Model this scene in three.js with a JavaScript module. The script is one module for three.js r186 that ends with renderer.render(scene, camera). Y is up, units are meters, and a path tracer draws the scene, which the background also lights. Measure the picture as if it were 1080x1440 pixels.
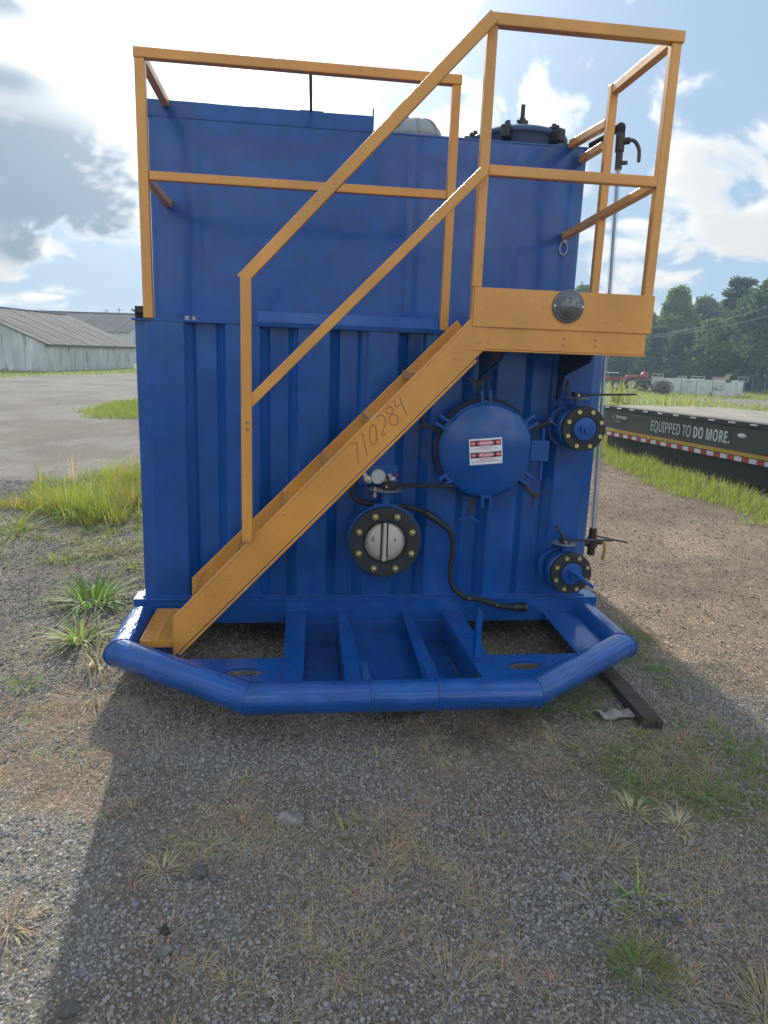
import * as THREE from 'three';
import { RoundedBoxGeometry } from 'three/addons/geometries/RoundedBoxGeometry.js';
import { mergeGeometries, mergeVertices } from 'three/addons/utils/BufferGeometryUtils.js';

// ------------------------------------------------------------------ camera, sky, sun, exposure
const scene = new THREE.Scene();
const camera = new THREE.PerspectiveCamera(71.984, 0.75, 0.05, 3000);
const CAM = new THREE.Vector3(0.8058, 1.6, 3.6741);
camera.position.copy(CAM);
camera.up.set(-0.00997, 0.9754, -0.22021);
camera.lookAt(CAM.clone().add(new THREE.Vector3(0.12247, -0.21738, -0.96837)));

const renderer = new THREE.WebGLRenderer({ antialias: true });
renderer.toneMapping = THREE.LinearToneMapping;
renderer.toneMappingExposure = 2.55;
renderer.shadowMap.enabled = true;

const D2R = Math.PI / 180;
const SUN_AZ = -5 * D2R, SUN_EL = 29 * D2R;              // azimuth from -z, towards +x
const sunDir = new THREE.Vector3(Math.sin(SUN_AZ) * Math.cos(SUN_EL), Math.sin(SUN_EL), -Math.cos(SUN_AZ) * Math.cos(SUN_EL));
const sun = new THREE.DirectionalLight(0xffffff, 2.0);
sun.color.setRGB(1.0, 0.93, 0.82);
sun.target.position.set(1.2, 0.5, 0);
sun.position.copy(sun.target.position).addScaledVector(sunDir, 40);
sun.castShadow = true;
sun.shadow.radius = 1.3;
sun.shadow.mapSize.set(4096, 4096);
Object.assign(sun.shadow.camera, { left: -30, right: 30, top: 30, bottom: -30, near: 1, far: 120 });
scene.add(sun, sun.target);

// ------------------------------------------------------------------ noise and random
function mulberry(a) { return () => { a |= 0; a = a + 0x6D2B79F5 | 0; let t = Math.imul(a ^ a >>> 15, 1 | a); t = t + Math.imul(t ^ t >>> 7, 61 | t) ^ t; return ((t ^ t >>> 14) >>> 0) / 4294967296; }; }
let rnd = mulberry(7);
const rr = (a, b) => a + (b - a) * rnd();
const smooth = (a, b, x) => { const t = Math.min(1, Math.max(0, (x - a) / (b - a))); return t * t * (3 - 2 * t); };
const mix = (a, b, t) => a + (b - a) * t;
const hashArr = new Float32Array(65536); { const r = mulberry(99); for (let i = 0; i < 65536; i++) hashArr[i] = r(); }
const hsh = (x, y) => hashArr[((x * 73856093) ^ (y * 19349663)) & 65535];
function vnoise(x, y) {                                   // value noise 0..1
  const xi = Math.floor(x), yi = Math.floor(y), fx = x - xi, fy = y - yi;
  const u = fx * fx * fx * (fx * (fx * 6 - 15) + 10), v = fy * fy * fy * (fy * (fy * 6 - 15) + 10);
  const a = hsh(xi, yi), b = hsh(xi + 1, yi), c = hsh(xi, yi + 1), d = hsh(xi + 1, yi + 1);
  return a + (b - a) * u + (c - a) * v + (a - b - c + d) * u * v;
}
function fbm(x, y, o = 5, g = 0.5) { let s = 0, a = 1, n = 0; for (let i = 0; i < o; i++) { s += a * vnoise(x, y); n += a; a *= g; const t = x * 1.62 + y * 1.17 + 11.3; y = y * 1.62 - x * 1.17 + 5.7; x = t; } return s / n; }

// ------------------------------------------------------------------ sky (air and clouds only)
{
  const W = 4096, H = 2048, data = new Float32Array(W * H * 4);
  const lerp3 = (a, b, t) => [mix(a[0], b[0], t), mix(a[1], b[1], t), mix(a[2], b[2], t)];
  const blob = (az, el, a0, e0, ra, re) => { const x = (az - a0) / ra, y = (el - e0) / re; return Math.exp(-(x * x + y * y)); };
  for (let j = 0; j < H; j++) {
    const el = ((j + 0.5) / H - 0.5) * Math.PI, sy = Math.sin(el), cy = Math.cos(el);
    if (el < -0.03) { for (let i = 0; i < W; i++) { const k = (j * W + i) * 4; data[k] = 0.28; data[k + 1] = 0.31; data[k + 2] = 0.33; data[k + 3] = 1; } continue; }
    const e = Math.max(0, el) / D2R;
    for (let i = 0; i < W; i++) {
      const th = ((i + 0.5) / W - 0.5) * 2 * Math.PI;
      const dx = Math.cos(th) * cy, dz = Math.sin(th) * cy;
      const c = dx * sunDir.x + sy * sunDir.y + dz * sunDir.z, ang = Math.acos(Math.min(1, c)) / D2R;
      const az = Math.atan2(dx, -dz) / D2R;
      // clear air
      let col = lerp3([0.20, 0.275, 0.345], [0.08, 0.145, 0.255], Math.pow(Math.min(1, e / 55), 0.6));
      const glow = 2.4 * Math.exp(-ang / 5) + 0.42 * Math.exp(-ang / 11) + 0.065 * Math.exp(-ang / 24);
      col = [col[0] + glow * 1.0, col[1] + glow * 0.95, col[2] + glow * 0.86];
      // clouds: banks that flatten towards the horizon, lit from behind by the sun
      const eD = el / D2R;
      const density = (A, E2, o) => {
        let a = A - 100; if (a < -180) a += 360; const u = Math.abs(a) / 7.6 + 3.3, v = 4.4 * Math.log(Math.max(0.2, E2) + 8) + 2;
        const wx = fbm(u * 0.7 + 3, v * 0.7 + 8, 3) - 0.5, wz = fbm(u * 0.7 + 31, v * 0.7 + 2, 3) - 0.5;
        const n = fbm(u * 1.05 + wx * 1.1 + 5.2, v * 1.05 + wz * 1.1 + 1.7, o, 0.6);
        const left = blob(A, E2, -19, 11.2, 9.5, 4.0) + 0.9 * blob(A, E2, -13, 8.5, 5.5, 2.9) + 0.9 * blob(A, E2, -18.6, 6.2, 2.2, 0.9) + 0.7 * blob(A, E2, -19.5, 20.5, 4.0, 1.3) + 0.5 * blob(A, E2, -19.5, 16.4, 2.5, 0.9);
        const gap = 0.9 * blob(A, E2, -17, 3.6, 12, 1.3) + 1.0 * blob(A, E2, 30, 21.5, 10, 4.6) + 0.8 * blob(A, E2, 12, 24, 6, 2.4) + 0.5 * blob(A, E2, 33, 14, 4, 3);
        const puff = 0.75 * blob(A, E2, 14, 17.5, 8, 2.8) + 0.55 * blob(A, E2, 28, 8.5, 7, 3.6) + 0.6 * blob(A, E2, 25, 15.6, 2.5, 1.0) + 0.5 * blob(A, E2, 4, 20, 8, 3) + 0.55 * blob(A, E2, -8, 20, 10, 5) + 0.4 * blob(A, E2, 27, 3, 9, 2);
        return [n - 0.480 + left * 0.27 - gap * 0.11 + puff * 0.125, left];
      };
      const [m, left] = density(az, eD, 8), toS = Math.hypot(az - SUN_AZ / D2R, eD - 29) + 1e-3;
      const [m2] = density(az + (SUN_AZ / D2R - az) / toS * 1.3, eD + (29 - eD) / toS * 1.3, 5);
      const dens = smooth(0.0, 0.16, m);
      const thick = smooth(-0.02, 0.20, 0.45 * m + 0.55 * m2) * smooth(0.0, 0.12, m) * (0.34 + 0.66 * Math.min(1, left * 1.3)); 
      const near = Math.exp(-ang / 15), core = Math.exp(-ang / 6);
      const fl = 0.62 * smooth(40, 120, ang); const bright = [0.43 + fl * 1.05 + 0.6 * near + 3 * core, 0.42 + fl + 0.57 * near + 2.9 * core, 0.405 + fl * 0.92 + 0.52 * near + 2.6 * core];  // fl: clouds opposite the sun brightened, as added fill for shaded fronts
      const dark = [0.10 + 0.4 * fl + 0.12 * near + core, 0.14 + 0.4 * fl + 0.12 * near + core, 0.19 + 0.4 * fl + 0.11 * near + core];
      let cl = lerp3(bright, dark, Math.min(1, thick * 1.1));
      const warm = smooth(9, 2, e) * 0.10; cl = [cl[0] * (1 + warm * 0.4), cl[1], cl[2] * (1 - warm)];
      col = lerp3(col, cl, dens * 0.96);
      const hz = smooth(4, 0, e) * 0.5; col = lerp3(col, [0.42, 0.46, 0.48], hz);
      const k = (j * W + i) * 4; data[k] = col[0]; data[k + 1] = col[1]; data[k + 2] = col[2]; data[k + 3] = 1;
    }
  }
  const sky = new THREE.DataTexture(data, W, H, THREE.RGBAFormat, THREE.FloatType);
  sky.mapping = THREE.EquirectangularReflectionMapping; sky.magFilter = THREE.LinearFilter; sky.minFilter = THREE.LinearFilter; sky.needsUpdate = true;
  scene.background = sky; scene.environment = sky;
}
scene.fog = new THREE.FogExp2(0xbfd3e6, 0.0026);

// ------------------------------------------------------------------ geometry helpers
const V = (x, y, z) => new THREE.Vector3(x, y, z);
function boxUV(g) {                                       // uv in metres by main facing
  g = g.index ? g.toNonIndexed() : g;
  const p = g.attributes.position, n = g.attributes.normal, uv = new Float32Array(p.count * 2);
  for (let i = 0; i < p.count; i += 3) {
    let nx = 0, ny = 0, nz = 0;
    for (let k = 0; k < 3; k++) { nx += n.getX(i + k); ny += n.getY(i + k); nz += n.getZ(i + k); }
    nx = Math.abs(nx); ny = Math.abs(ny); nz = Math.abs(nz);
    for (let k = 0; k < 3; k++) {
      const a = i + k, x = p.getX(a), y = p.getY(a), z = p.getZ(a);
      if (nx > ny && nx > nz) { uv[a * 2] = z; uv[a * 2 + 1] = y; } else if (ny > nz) { uv[a * 2] = x; uv[a * 2 + 1] = z; } else { uv[a * 2] = x; uv[a * 2 + 1] = y; }
    }
  }
  g.setAttribute('uv', new THREE.BufferAttribute(uv, 2));
  for (const k of Object.keys(g.attributes)) if (!['position', 'normal', 'uv'].includes(k)) g.deleteAttribute(k);
  return g;
}
const flat = a => Array.isArray(a) ? a.flat(9) : [a];
function join(gs, keepUV) {
  gs = flat(gs).map(g => { if (keepUV) { g = g.index ? g.toNonIndexed() : g; return g; } return boxUV(g); });
  return gs.length === 1 ? gs[0] : mergeGeometries(gs);
}
const tr = (g, x, y, z) => (g.translate(x, y, z), g);
function rbox(x0, x1, y0, y1, z0, z1, r = 0.003) {        // bevelled box by its limits
  const w = x1 - x0, h = y1 - y0, d = z1 - z0;
  const g = new RoundedBoxGeometry(w, h, d, 1, Math.min(r, w * 0.3, h * 0.3, d * 0.3));
  return tr(g, (x0 + x1) / 2, (y0 + y1) / 2, (z0 + z1) / 2);
}
function bar(a, b, w, h, upv = V(0, 1, 0), r = 0.005) {    // rectangular bar a->b, w sideways, h upward
  const d = b.clone().sub(a), L = d.length(); d.normalize();
  let side = new THREE.Vector3().crossVectors(d, upv); if (side.length() < 1e-3) side.set(1, 0, 0); side.normalize();
  const up = new THREE.Vector3().crossVectors(side, d);
  const g = new RoundedBoxGeometry(w, h, L, 2, Math.min(r, w * 0.3, h * 0.3));
  g.applyMatrix4(new THREE.Matrix4().makeBasis(side, up, d.clone().negate()).setPosition(a.clone().add(b).multiplyScalar(0.5)));
  return g;
}
function rod(a, b, r0, r1 = r0, seg = 16, open = false) {
  const d = b.clone().sub(a), L = d.length();
  const g = new THREE.CylinderGeometry(r1, r0, L, seg, 1, open);
  g.applyQuaternion(new THREE.Quaternion().setFromUnitVectors(V(0, 1, 0), d.normalize()));
  return tr(g, (a.x + b.x) / 2, (a.y + b.y) / 2, (a.z + b.z) / 2);
}
function latheZ(pts, cx, cy, cz, seg = 40) {              // profile [radius, z], axis along +z
  const g = new THREE.LatheGeometry(pts.map(p => new THREE.Vector2(Math.max(p[0], 1e-4), p[1])), seg);
  g.rotateX(Math.PI / 2); return tr(g, cx, cy, cz);
}
function latheY(pts, cx, cy, cz, seg = 40) { return tr(new THREE.LatheGeometry(pts.map(p => new THREE.Vector2(Math.max(p[0], 1e-4), p[1])), seg), cx, cy, cz); }
function ringZ(cx, cy, z0, z1, r0, r1, b = 0.004, seg = 48) { return latheZ([[r0, z0], [r1 - b, z0], [r1, z0 + b], [r1, z1 - b], [r1 - b, z1], [r0 + b, z1], [r0, z1 - b], [r0, z0]], cx, cy, 0, seg); }
function hose(pts, r, n = 60, seg = 12) { return new THREE.TubeGeometry(new THREE.CatmullRomCurve3(pts.map(p => V(...p)), false, 'centripetal'), n, r, seg); }
function plate(pts, axis, t0, t1, holes = [], bev = 0.002) { // extrude an outline: axis 'z' (x,y), 'y' (x,z)
  const s = new THREE.Shape(pts.map(p => new THREE.Vector2(p[0], axis === 'y' ? -p[1] : p[1])));
  for (const h of holes) s.holes.push(new THREE.Path(h.map(p => new THREE.Vector2(p[0], axis === 'y' ? -p[1] : p[1]))));
  const g = new THREE.ExtrudeGeometry(s, { depth: t1 - t0 - 2 * bev, bevelEnabled: bev > 0, bevelThickness: bev, bevelSize: bev, bevelOffset: -bev, bevelSegments: 1 });
  if (axis === 'y') { g.rotateX(-Math.PI / 2); g.translate(0, t0 + bev, 0); } else g.translate(0, 0, t0 + bev);
  return g;
}
function hexHead(x, y, z, r, t, rot = 0) { const g = new THREE.CylinderGeometry(r * 0.92, r, t, 6); g.rotateY(rot); g.rotateX(Math.PI / 2); return tr(g, x, y, z + t / 2); }
function mitredPipe(P, r, seg = 28) {                     // one geometry per straight run, cut on the mitre
  const out = [];
  for (let i = 0; i < P.length - 1; i++) {
    const d = P[i + 1].clone().sub(P[i]).normalize(), s = new THREE.Vector3().crossVectors(d, V(0, 1, 0)).normalize(), u = V(0, 1, 0);
    const nrm = k => { const a = k > 0 ? P[k].clone().sub(P[k - 1]).normalize() : null, b = k < P.length - 1 ? P[k + 1].clone().sub(P[k]).normalize() : null; return !a ? b : !b ? a : a.clone().add(b).normalize(); };
    const L = P[i].distanceTo(P[i + 1]), rings = Math.max(2, Math.round(L / 0.04)), pos = [], nor = [], uv = [], idx = [];
    for (let k = 0; k <= rings; k++) for (let j = 0; j <= seg; j++) {
      const t = j / seg * 2 * Math.PI, o = s.clone().multiplyScalar(Math.cos(t)).addScaledVector(u, Math.sin(t));
      const ends = [i, i + 1].map(e => { const n = nrm(e), q = P[e].clone().addScaledVector(o, r); return q.addScaledVector(d, P[e].clone().sub(q).dot(n) / d.dot(n)); });
      const f = k / rings, q = ends[0].lerp(ends[1], f);
      const along = q.clone().sub(P[i]).dot(d);
      const w = (fbm(along * 9 + i * 7, t * 1.5 + 3, 3) - 0.5) * 0.003 * Math.min(1, Math.min(f, 1 - f) * 12);
      q.addScaledVector(o, w);
      pos.push(q.x, q.y, q.z); nor.push(o.x, o.y, o.z); uv.push(along, t * r);
    }
    for (let k = 0; k < rings; k++) for (let j = 0; j < seg; j++) { const a = k * (seg + 1) + j, b = a + seg + 1; idx.push(a, a + 1, b, b, a + 1, b + 1); }
    const g = new THREE.BufferGeometry(); g.setAttribute('position', new THREE.Float32BufferAttribute(pos, 3)); g.setAttribute('normal', new THREE.Float32BufferAttribute(nor, 3)); g.setAttribute('uv', new THREE.Float32BufferAttribute(uv, 2)); g.setIndex(idx);
    g.computeVertexNormals();
    out.push(g.toNonIndexed());
  }
  return out;
}

// ------------------------------------------------------------------ naming helpers
const used = new Map();
function numbered(n) { const k = used.get(n) ?? 0; used.set(n, k + 1); return k ? `${n}_${String(k).padStart(3, '0')}` : n; }
function tag(o, label, category, group, kind) { if (label) o.userData.label = label; if (category) o.userData.category = category; if (group) o.userData.group = group; if (kind) o.userData.kind = kind; return o; }
function thing(name, label, category, base = [0, 0, 0], group) { const o = new THREE.Group(); o.name = numbered(name); o.position.set(...base); scene.add(o); return tag(o, label, category, group); }
// a mesh whose shape is given in the thing's own coordinates; `world` shapes are moved to the thing's base
function part(name, geos, mat, parent, { keepUV = false, label, kind } = {}) {
  const m = new THREE.Mesh(join(geos, keepUV), mat); m.name = name; m.castShadow = m.receiveShadow = true;
  let top = parent; while (top.parent && top.parent !== scene) top = top.parent;
  if (top.userData.world) m.geometry.translate(-top.position.x, -top.position.y, -top.position.z);
  parent.add(m); return tag(m, label, null, null, kind);
}
function solo(name, geos, mat, label, category, opt = {}) { const m = new THREE.Mesh(join(geos, opt.keepUV), mat); m.name = numbered(name); m.castShadow = m.receiveShadow = true; scene.add(m); return tag(m, label, category, opt.group, opt.kind); }

// ------------------------------------------------------------------ textures and materials
function tex(size, fn, srgb, rep = 1) {
  const d = new Uint8Array(size * size * 4);
  for (let j = 0; j < size; j++) for (let i = 0; i < size; i++) { const c = fn(i / size, j / size), k = (j * size + i) * 4; d[k] = c[0]; d[k + 1] = c[1]; d[k + 2] = c[2]; d[k + 3] = 255; }
  const t = new THREE.DataTexture(d, size, size, THREE.RGBAFormat); t.wrapS = t.wrapT = THREE.RepeatWrapping; t.magFilter = THREE.LinearFilter; t.minFilter = THREE.LinearMipmapLinearFilter; t.generateMipmaps = true;
  if (srgb) t.colorSpace = THREE.SRGBColorSpace; t.repeat.set(rep, rep); t.needsUpdate = true; return t;
}
// noise that tiles: period p in lattice cells
function tnoise(x, y, p, s = 0) {
  const xi = Math.floor(x), yi = Math.floor(y), fx = x - xi, fy = y - yi, w = (a) => ((a % p) + p) % p;
  const u = fx * fx * (3 - 2 * fx), v = fy * fy * (3 - 2 * fy), a = hsh(w(xi) + s, w(yi)), b = hsh(w(xi + 1) + s, w(yi)), c = hsh(w(xi) + s, w(yi + 1)), d = hsh(w(xi + 1) + s, w(yi + 1));
  return a + (b - a) * u + (c - a) * v + (a - b - c + d) * u * v;
}
function tfbm(x, y, p, o = 4, s = 0) { let r = 0, a = 0.5, n = 0; for (let i = 0; i < o; i++) { r += a * tnoise(x * p, y * p, p, s + i * 131); n += a; a *= 0.55; p *= 2; } return r / n; }
const g255 = v => Math.max(0, Math.min(255, Math.round(v * 255)));
const grey = v => { const c = g255(v); return [c, c, c]; };

const paintBump = tex(512, (x, y) => grey(0.5 * tfbm(x, y, 12, 3) + 0.35 * tfbm(x, y, 90, 2, 9) + 0.15 * tfbm(x, y, 4, 2, 77)));
const paintRough = tex(512, (x, y) => grey(0.22 + 0.42 * tfbm(x, y, 5, 5, 31)));
const brushed = tex(512, (x, y) => grey(tfbm(x * 1, y, 6, 3, 5) * 0.4 + 0.6 * tnoise(x * 24, y * 200, 200, 3)));
// blue paint, with dust and thin spots that have a grain of their own
const blueMap = tex(1024, (x, y) => {
  const a = tfbm(x, y, 6, 6, 300), b = tfbm(x, y, 40, 3, 40), dust = smooth(0.56, 0.78, a * 0.7 + b * 0.3) * 0.45;
  const k = 0.9 + 0.2 * (tfbm(x, y, 14, 4, 500) - 0.5) * 2 * 0.6;
  return [g255(mix(0.03 * k, 0.18, dust * 0.25)), g255(mix(0.335 * k, 0.38, dust * 0.25)), g255(mix(0.65 * k, 0.60, dust * 0.25))];
}, true, 0.8);
const bluePaint = new THREE.MeshPhysicalMaterial({ map: blueMap, roughness: 0.8, roughnessMap: paintRough, metalness: 0, specularIntensity: 0.5, clearcoat: 0.6, clearcoatRoughness: 0.16, bumpMap: paintBump, bumpScale: 0.0012 });
const brushTex = tex(512, (x, y) => grey(0.5 * tnoise(x * 10, y * 70, 10, 3) + 0.3 * tfbm(x, y, 8, 4, 21) + 0.2 * tfbm(x, y, 40, 2, 2)));
brushTex.repeat.set(2.5, 6);
const bluePipe = new THREE.MeshPhysicalMaterial({ map: blueMap, roughness: 0.62, roughnessMap: paintRough, specularIntensity: 0.4, clearcoat: 0.7, clearcoatRoughness: 0.14, bumpMap: brushTex, bumpScale: 0.003 });
const yellowMap = tex(1024, (x, y) => {
  const a = tfbm(x, y, 5, 5, 610), spot = smooth(0.80, 0.86, tfbm(x, y, 60, 3, 222)) * 0.35, k = 0.93 + 0.16 * (a - 0.5);
  return [g255(mix(0.90 * k, 0.42, spot * 0.8)), g255(mix(0.632 * k, 0.26, spot * 0.8)), g255(mix(0.28 * k, 0.14, spot * 0.8))];
}, true, 0.9);
const yellowPaint = new THREE.MeshPhysicalMaterial({ map: yellowMap, roughness: 0.75, roughnessMap: paintRough, clearcoat: 0.25, clearcoatRoughness: 0.35, bumpMap: paintBump, bumpScale: 0.0008 });
const M = (r, g, b, rough = 0.6, metal = 0, extra = {}) => { const m = new THREE.MeshPhysicalMaterial({ roughness: rough, metalness: metal, ...extra }); m.color.setRGB(r, g, b); return m; };
const blackIron = M(0.022, 0.026, 0.028, 0.55, 0, { bumpMap: paintBump, bumpScale: 0.001 });
const blackSteel = M(0.018, 0.018, 0.02, 0.45);
const rubber = M(0.014, 0.015, 0.018, 0.7, 0, { bumpMap: paintBump, bumpScale: 0.001 });
const zincYellow = M(0.62, 0.56, 0.25, 0.35, 0.75);
const stainless = M(0.66, 0.60, 0.51, 0.5, 0.55, { bumpMap: brushed, bumpScale: 0.0004 });
const steelBright = M(0.55, 0.56, 0.57, 0.3, 0.9);
const galvanised = M(0.42, 0.44, 0.46, 0.5, 0.7);
const brass = M(0.55, 0.36, 0.10, 0.4, 0.8);
const rustSteel = M(0.06, 0.042, 0.034, 0.85, 0, { bumpMap: paintBump, bumpScale: 0.002 });
const clearTube = new THREE.MeshPhysicalMaterial({ color: 0xf2f6fa, roughness: 0.08, transmission: 1, thickness: 0.0, ior: 1.45 });
const lampGlass = M(0.10, 0.11, 0.12, 0.10, 0, { clearcoat: 1, clearcoatRoughness: 0.05 });
const lampGrey = M(0.13, 0.14, 0.155, 0.45);
const domeGrey = M(0.30, 0.31, 0.30, 0.45, 0, { bumpMap: paintBump, bumpScale: 0.001 });

// ------------------------------------------------------------------ the ground
const edgeN = (x, z, s) => (fbm(x * s, z * s, 4) - 0.5);
const ell = (x, z, cx, cz, rx, rz) => 1 - Math.hypot((x - cx) / rx, (z - cz) / rz);
// how grassy a place is, 0..1, for each patch of grass
const Z = {
  tall: (x, z) => smooth(0, 0.35, ell(x, z, -1.15, -4.3, 1.25, 1.6) + edgeN(x, z, 2) * 0.7),
  weeds: (x, z) => smooth(0, 0.4, ell(x, z, -1.2, -2.4, 1.5, 1.5) + edgeN(x + 9, z, 2.2) * 1.1),
  patch: (x, z) => smooth(0, 0.3, ell(x, z, -2.7, -16.5, 1.9, 4.6) + edgeN(x, z, 0.6) * 0.6),
  barnStrip: (x, z) => smooth(-0.4, 0.6, -((x + 12.0) * 0.94 + (z + 30.2) * 0.35) + edgeN(x, z, 0.35) * 3) * smooth(-24, -28, z),
  verge: (x, z) => smooth(-0.15, 0.25, (x - 5.72) + edgeN(x, z, 1.1) * 0.9) * smooth(10.5, 9.6, x + edgeN(x, z, 0.9)) * smooth(-17, -15, z),
  field: (x, z) => Math.max(smooth(-1, 1, -(z + 31.0) + edgeN(x, z, 0.2) * 6), 0.9 * smooth(0, 3, 22 - x - edgeN(x, z, 0.2) * 5) * smooth(-17, -20, z)) * smooth(7, 10, x - 0.12 * (-20 - z)),
  near: (x, z) => smooth(0.0, 0.5, Math.max(ell(x, z, 2.48, 1.28, 0.62, 0.52), ell(x, z, 2.05, 0.62, 0.42, 0.42) - 0.1, ell(x, z, 2.72, 0.0, 0.22, 0.9) - 0.15) + edgeN(x, z, 5) * 0.9),
};
const dryness = (x, z) => smooth(0.43, 0.58, fbm(x * 1.9 + 4.1, z * 1.9 + 7.7, 5)) * smooth(2.9, 2.5, x) * smooth(-1.2, 0.2, z);
const road = (x, z) => smooth(2.65, 3.15, x + edgeN(x, z, 1.3) * 0.8) * smooth(6.1, 5.7, x + edgeN(x, z, 1.1) * 0.6);
function height(x, z) {
  const d = Math.hypot(x - 1.2, z - 1), f = Math.exp(-d / 40);
  let h = (fbm(x * 0.55 + 2, z * 0.55, 3) - 0.5) * 0.05 * f + (fbm(x * 4, z * 4, 3) - 0.5) * 0.022 * f;
  h -= 0.03 * road(x, z) * f * Math.exp(-Math.pow((x - 3.9 - 0.1 * Math.sin(z * 0.4)) / 0.35, 2));
  return h;
}
const gTile = 4.5;
const groundMap = (() => {                                // gravel: packed stones of three sizes over dirt
  const S = 2048, d = new Uint8Array(S * S * 4), bmp = new Uint8Array(S * S * 4), r = mulberry(5);
  const layers = [[200, 11], [400, 23], [700, 37]].map(([n, s]) => { const pts = new Float32Array(n * n * 4); const q = mulberry(s); for (let i = 0; i < n * n; i++) { pts[i * 4] = q(); pts[i * 4 + 1] = q(); pts[i * 4 + 2] = q(); pts[i * 4 + 3] = q(); } return { n, pts }; });
  for (let j = 0; j < S; j++) for (let i = 0; i < S; i++) {
    const x = i / S, y = j / S;
    const big = tfbm(x, y, 5, 5, 800);
    let c = 0.43 + 0.22 * (tfbm(x, y, 160, 3, 60) - 0.5) + 0.10 * (big - 0.5), h = 0.2 + 0.2 * tfbm(x, y, 120, 3, 61), wr = 1.05, wb = 0.90;
    for (let L = 0; L < 3; L++) {
      const { n, pts } = layers[L], gx = x * n, gy = y * n, xi = Math.floor(gx), yi = Math.floor(gy);
      let best = 9, id = -1;
      for (let a = -1; a <= 1; a++) for (let b = -1; b <= 1; b++) {
        const cx = (xi + a + n) % n, cy = (yi + b + n) % n, k = (cy * n + cx) * 4;
        const ddx = xi + a + pts[k] - gx, ddy = yi + b + pts[k + 1] - gy, dd = (Math.abs(ddx) * 0.35 + Math.hypot(ddx, ddy) * 0.75) / (0.25 + 0.28 * pts[k + 2]);
        if (pts[k + 3] < [0.05, 0.34, 0.55][L] && dd < best) { best = dd; id = k; }
      }
      if (id >= 0 && best < 1) { const t = pts[id + 2] * 7.3 % 1, v = 0.42 + 0.38 * Math.pow(t, 1.2); c = v + (tfbm(x, y, 300, 2, 62) - 0.5) * 0.07; h = 0.35 + 0.6 * Math.sqrt(1 - best * best) * [1, 0.65, 0.4][L]; wr = 0.98 + 0.07 * (pts[id + 3] * 13 % 1); wb = 0.93 + 0.09 * (pts[id + 3] * 29 % 1); break; }
    }
    const k = (j * S + i) * 4; d[k] = g255(c * wr); d[k + 1] = g255(c); d[k + 2] = g255(c * wb); d[k + 3] = 255;
    bmp[k] = bmp[k + 1] = bmp[k + 2] = g255(h); bmp[k + 3] = 255;
  }
  return [d, bmp].map((q, i) => { const t = new THREE.DataTexture(q, S, S, THREE.RGBAFormat); t.wrapS = t.wrapT = THREE.RepeatWrapping; t.magFilter = THREE.LinearFilter; t.minFilter = THREE.LinearMipmapLinearFilter; t.generateMipmaps = true; if (!i) t.colorSpace = THREE.SRGBColorSpace; t.repeat.set(1 / gTile, 1 / gTile); t.needsUpdate = true; return t; });
})();
{
  const N = 520, b = 7.2, a = 0.72, pos = [], col = [], uv = [], idx = [];
  const f = u => a * Math.sinh(b * u);
  for (let j = 0; j <= N; j++) for (let i = 0; i <= N; i++) {
    const x = 1.3 + f(i / N * 2 - 1), z = 0.9 + f(j / N * 2 - 1);
    pos.push(x, height(x, z), z); uv.push(x, z);
    // material of the ground here: a tint over the gravel map
    const m = fbm(x * 0.8, z * 0.8, 5), fine = fbm(x * 6, z * 6, 3);
    let c = [1.62, 1.56, 1.47];
    const dirt = smooth(0.46, 0.56, m + (fine - 0.5) * 0.25) * 0.85; c = [0, 1, 2].map(k => mix(c[k], [1.16, 1.02, 0.88][k], dirt));
    const rd = road(x, z); c = [0, 1, 2].map(k => mix(c[k], [1.95, 1.50, 1.13][k] * (0.85 + 0.5 * (fine - 0.5) + 0.7 * (m - 0.5)), rd));
    const dr = dryness(x, z); c = [0, 1, 2].map(k => mix(c[k], [1.48, 1.28, 1.02][k], dr * 0.8));
    const gr = Math.max(Z.tall(x, z), 0.55 * Z.weeds(x, z), Z.patch(x, z), Z.verge(x, z), 0.6 * Z.near(x, z));
    c = [0, 1, 2].map(k => mix(c[k], [0.75, 0.80, 0.35][k], gr * 0.8));
    const fg = Math.max(Z.field(x, z), Z.barnStrip(x, z)); c = [0, 1, 2].map(k => mix(c[k], [1.35, 1.75, 0.42][k] * (0.7 + 0.6 * fbm(x * 0.7, z * 0.7, 4)), fg));
    const pt = 0.80 + 0.40 * fbm(x * 1.9 + 9 + 0.3 * z, z * 0.8 + 3, 5); c = c.map(v => v * pt);
    col.push(...c.map(v => v * 0.54));
  }
  for (let j = 0; j < N; j++) for (let i = 0; i < N; i++) { const p = j * (N + 1) + i, q = p + N + 1; idx.push(p, q, p + 1, q, q + 1, p + 1); }
  const g = new THREE.BufferGeometry(); g.setAttribute('position', new THREE.Float32BufferAttribute(pos, 3)); g.setAttribute('uv', new THREE.Float32BufferAttribute(uv, 2)); g.setAttribute('color', new THREE.Float32BufferAttribute(col, 3)); g.setIndex(idx); g.computeVertexNormals();
  const m = new THREE.MeshStandardMaterial({ map: groundMap[0], bumpMap: groundMap[1], bumpScale: 0.010, roughness: 0.95, vertexColors: true });
  const o = new THREE.Mesh(g, m); o.name = 'ground'; o.receiveShadow = true; scene.add(o); tag(o, 'gravel yard of grey stones, tan dirt and worn grass', 'ground', null, 'structure');
}
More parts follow.
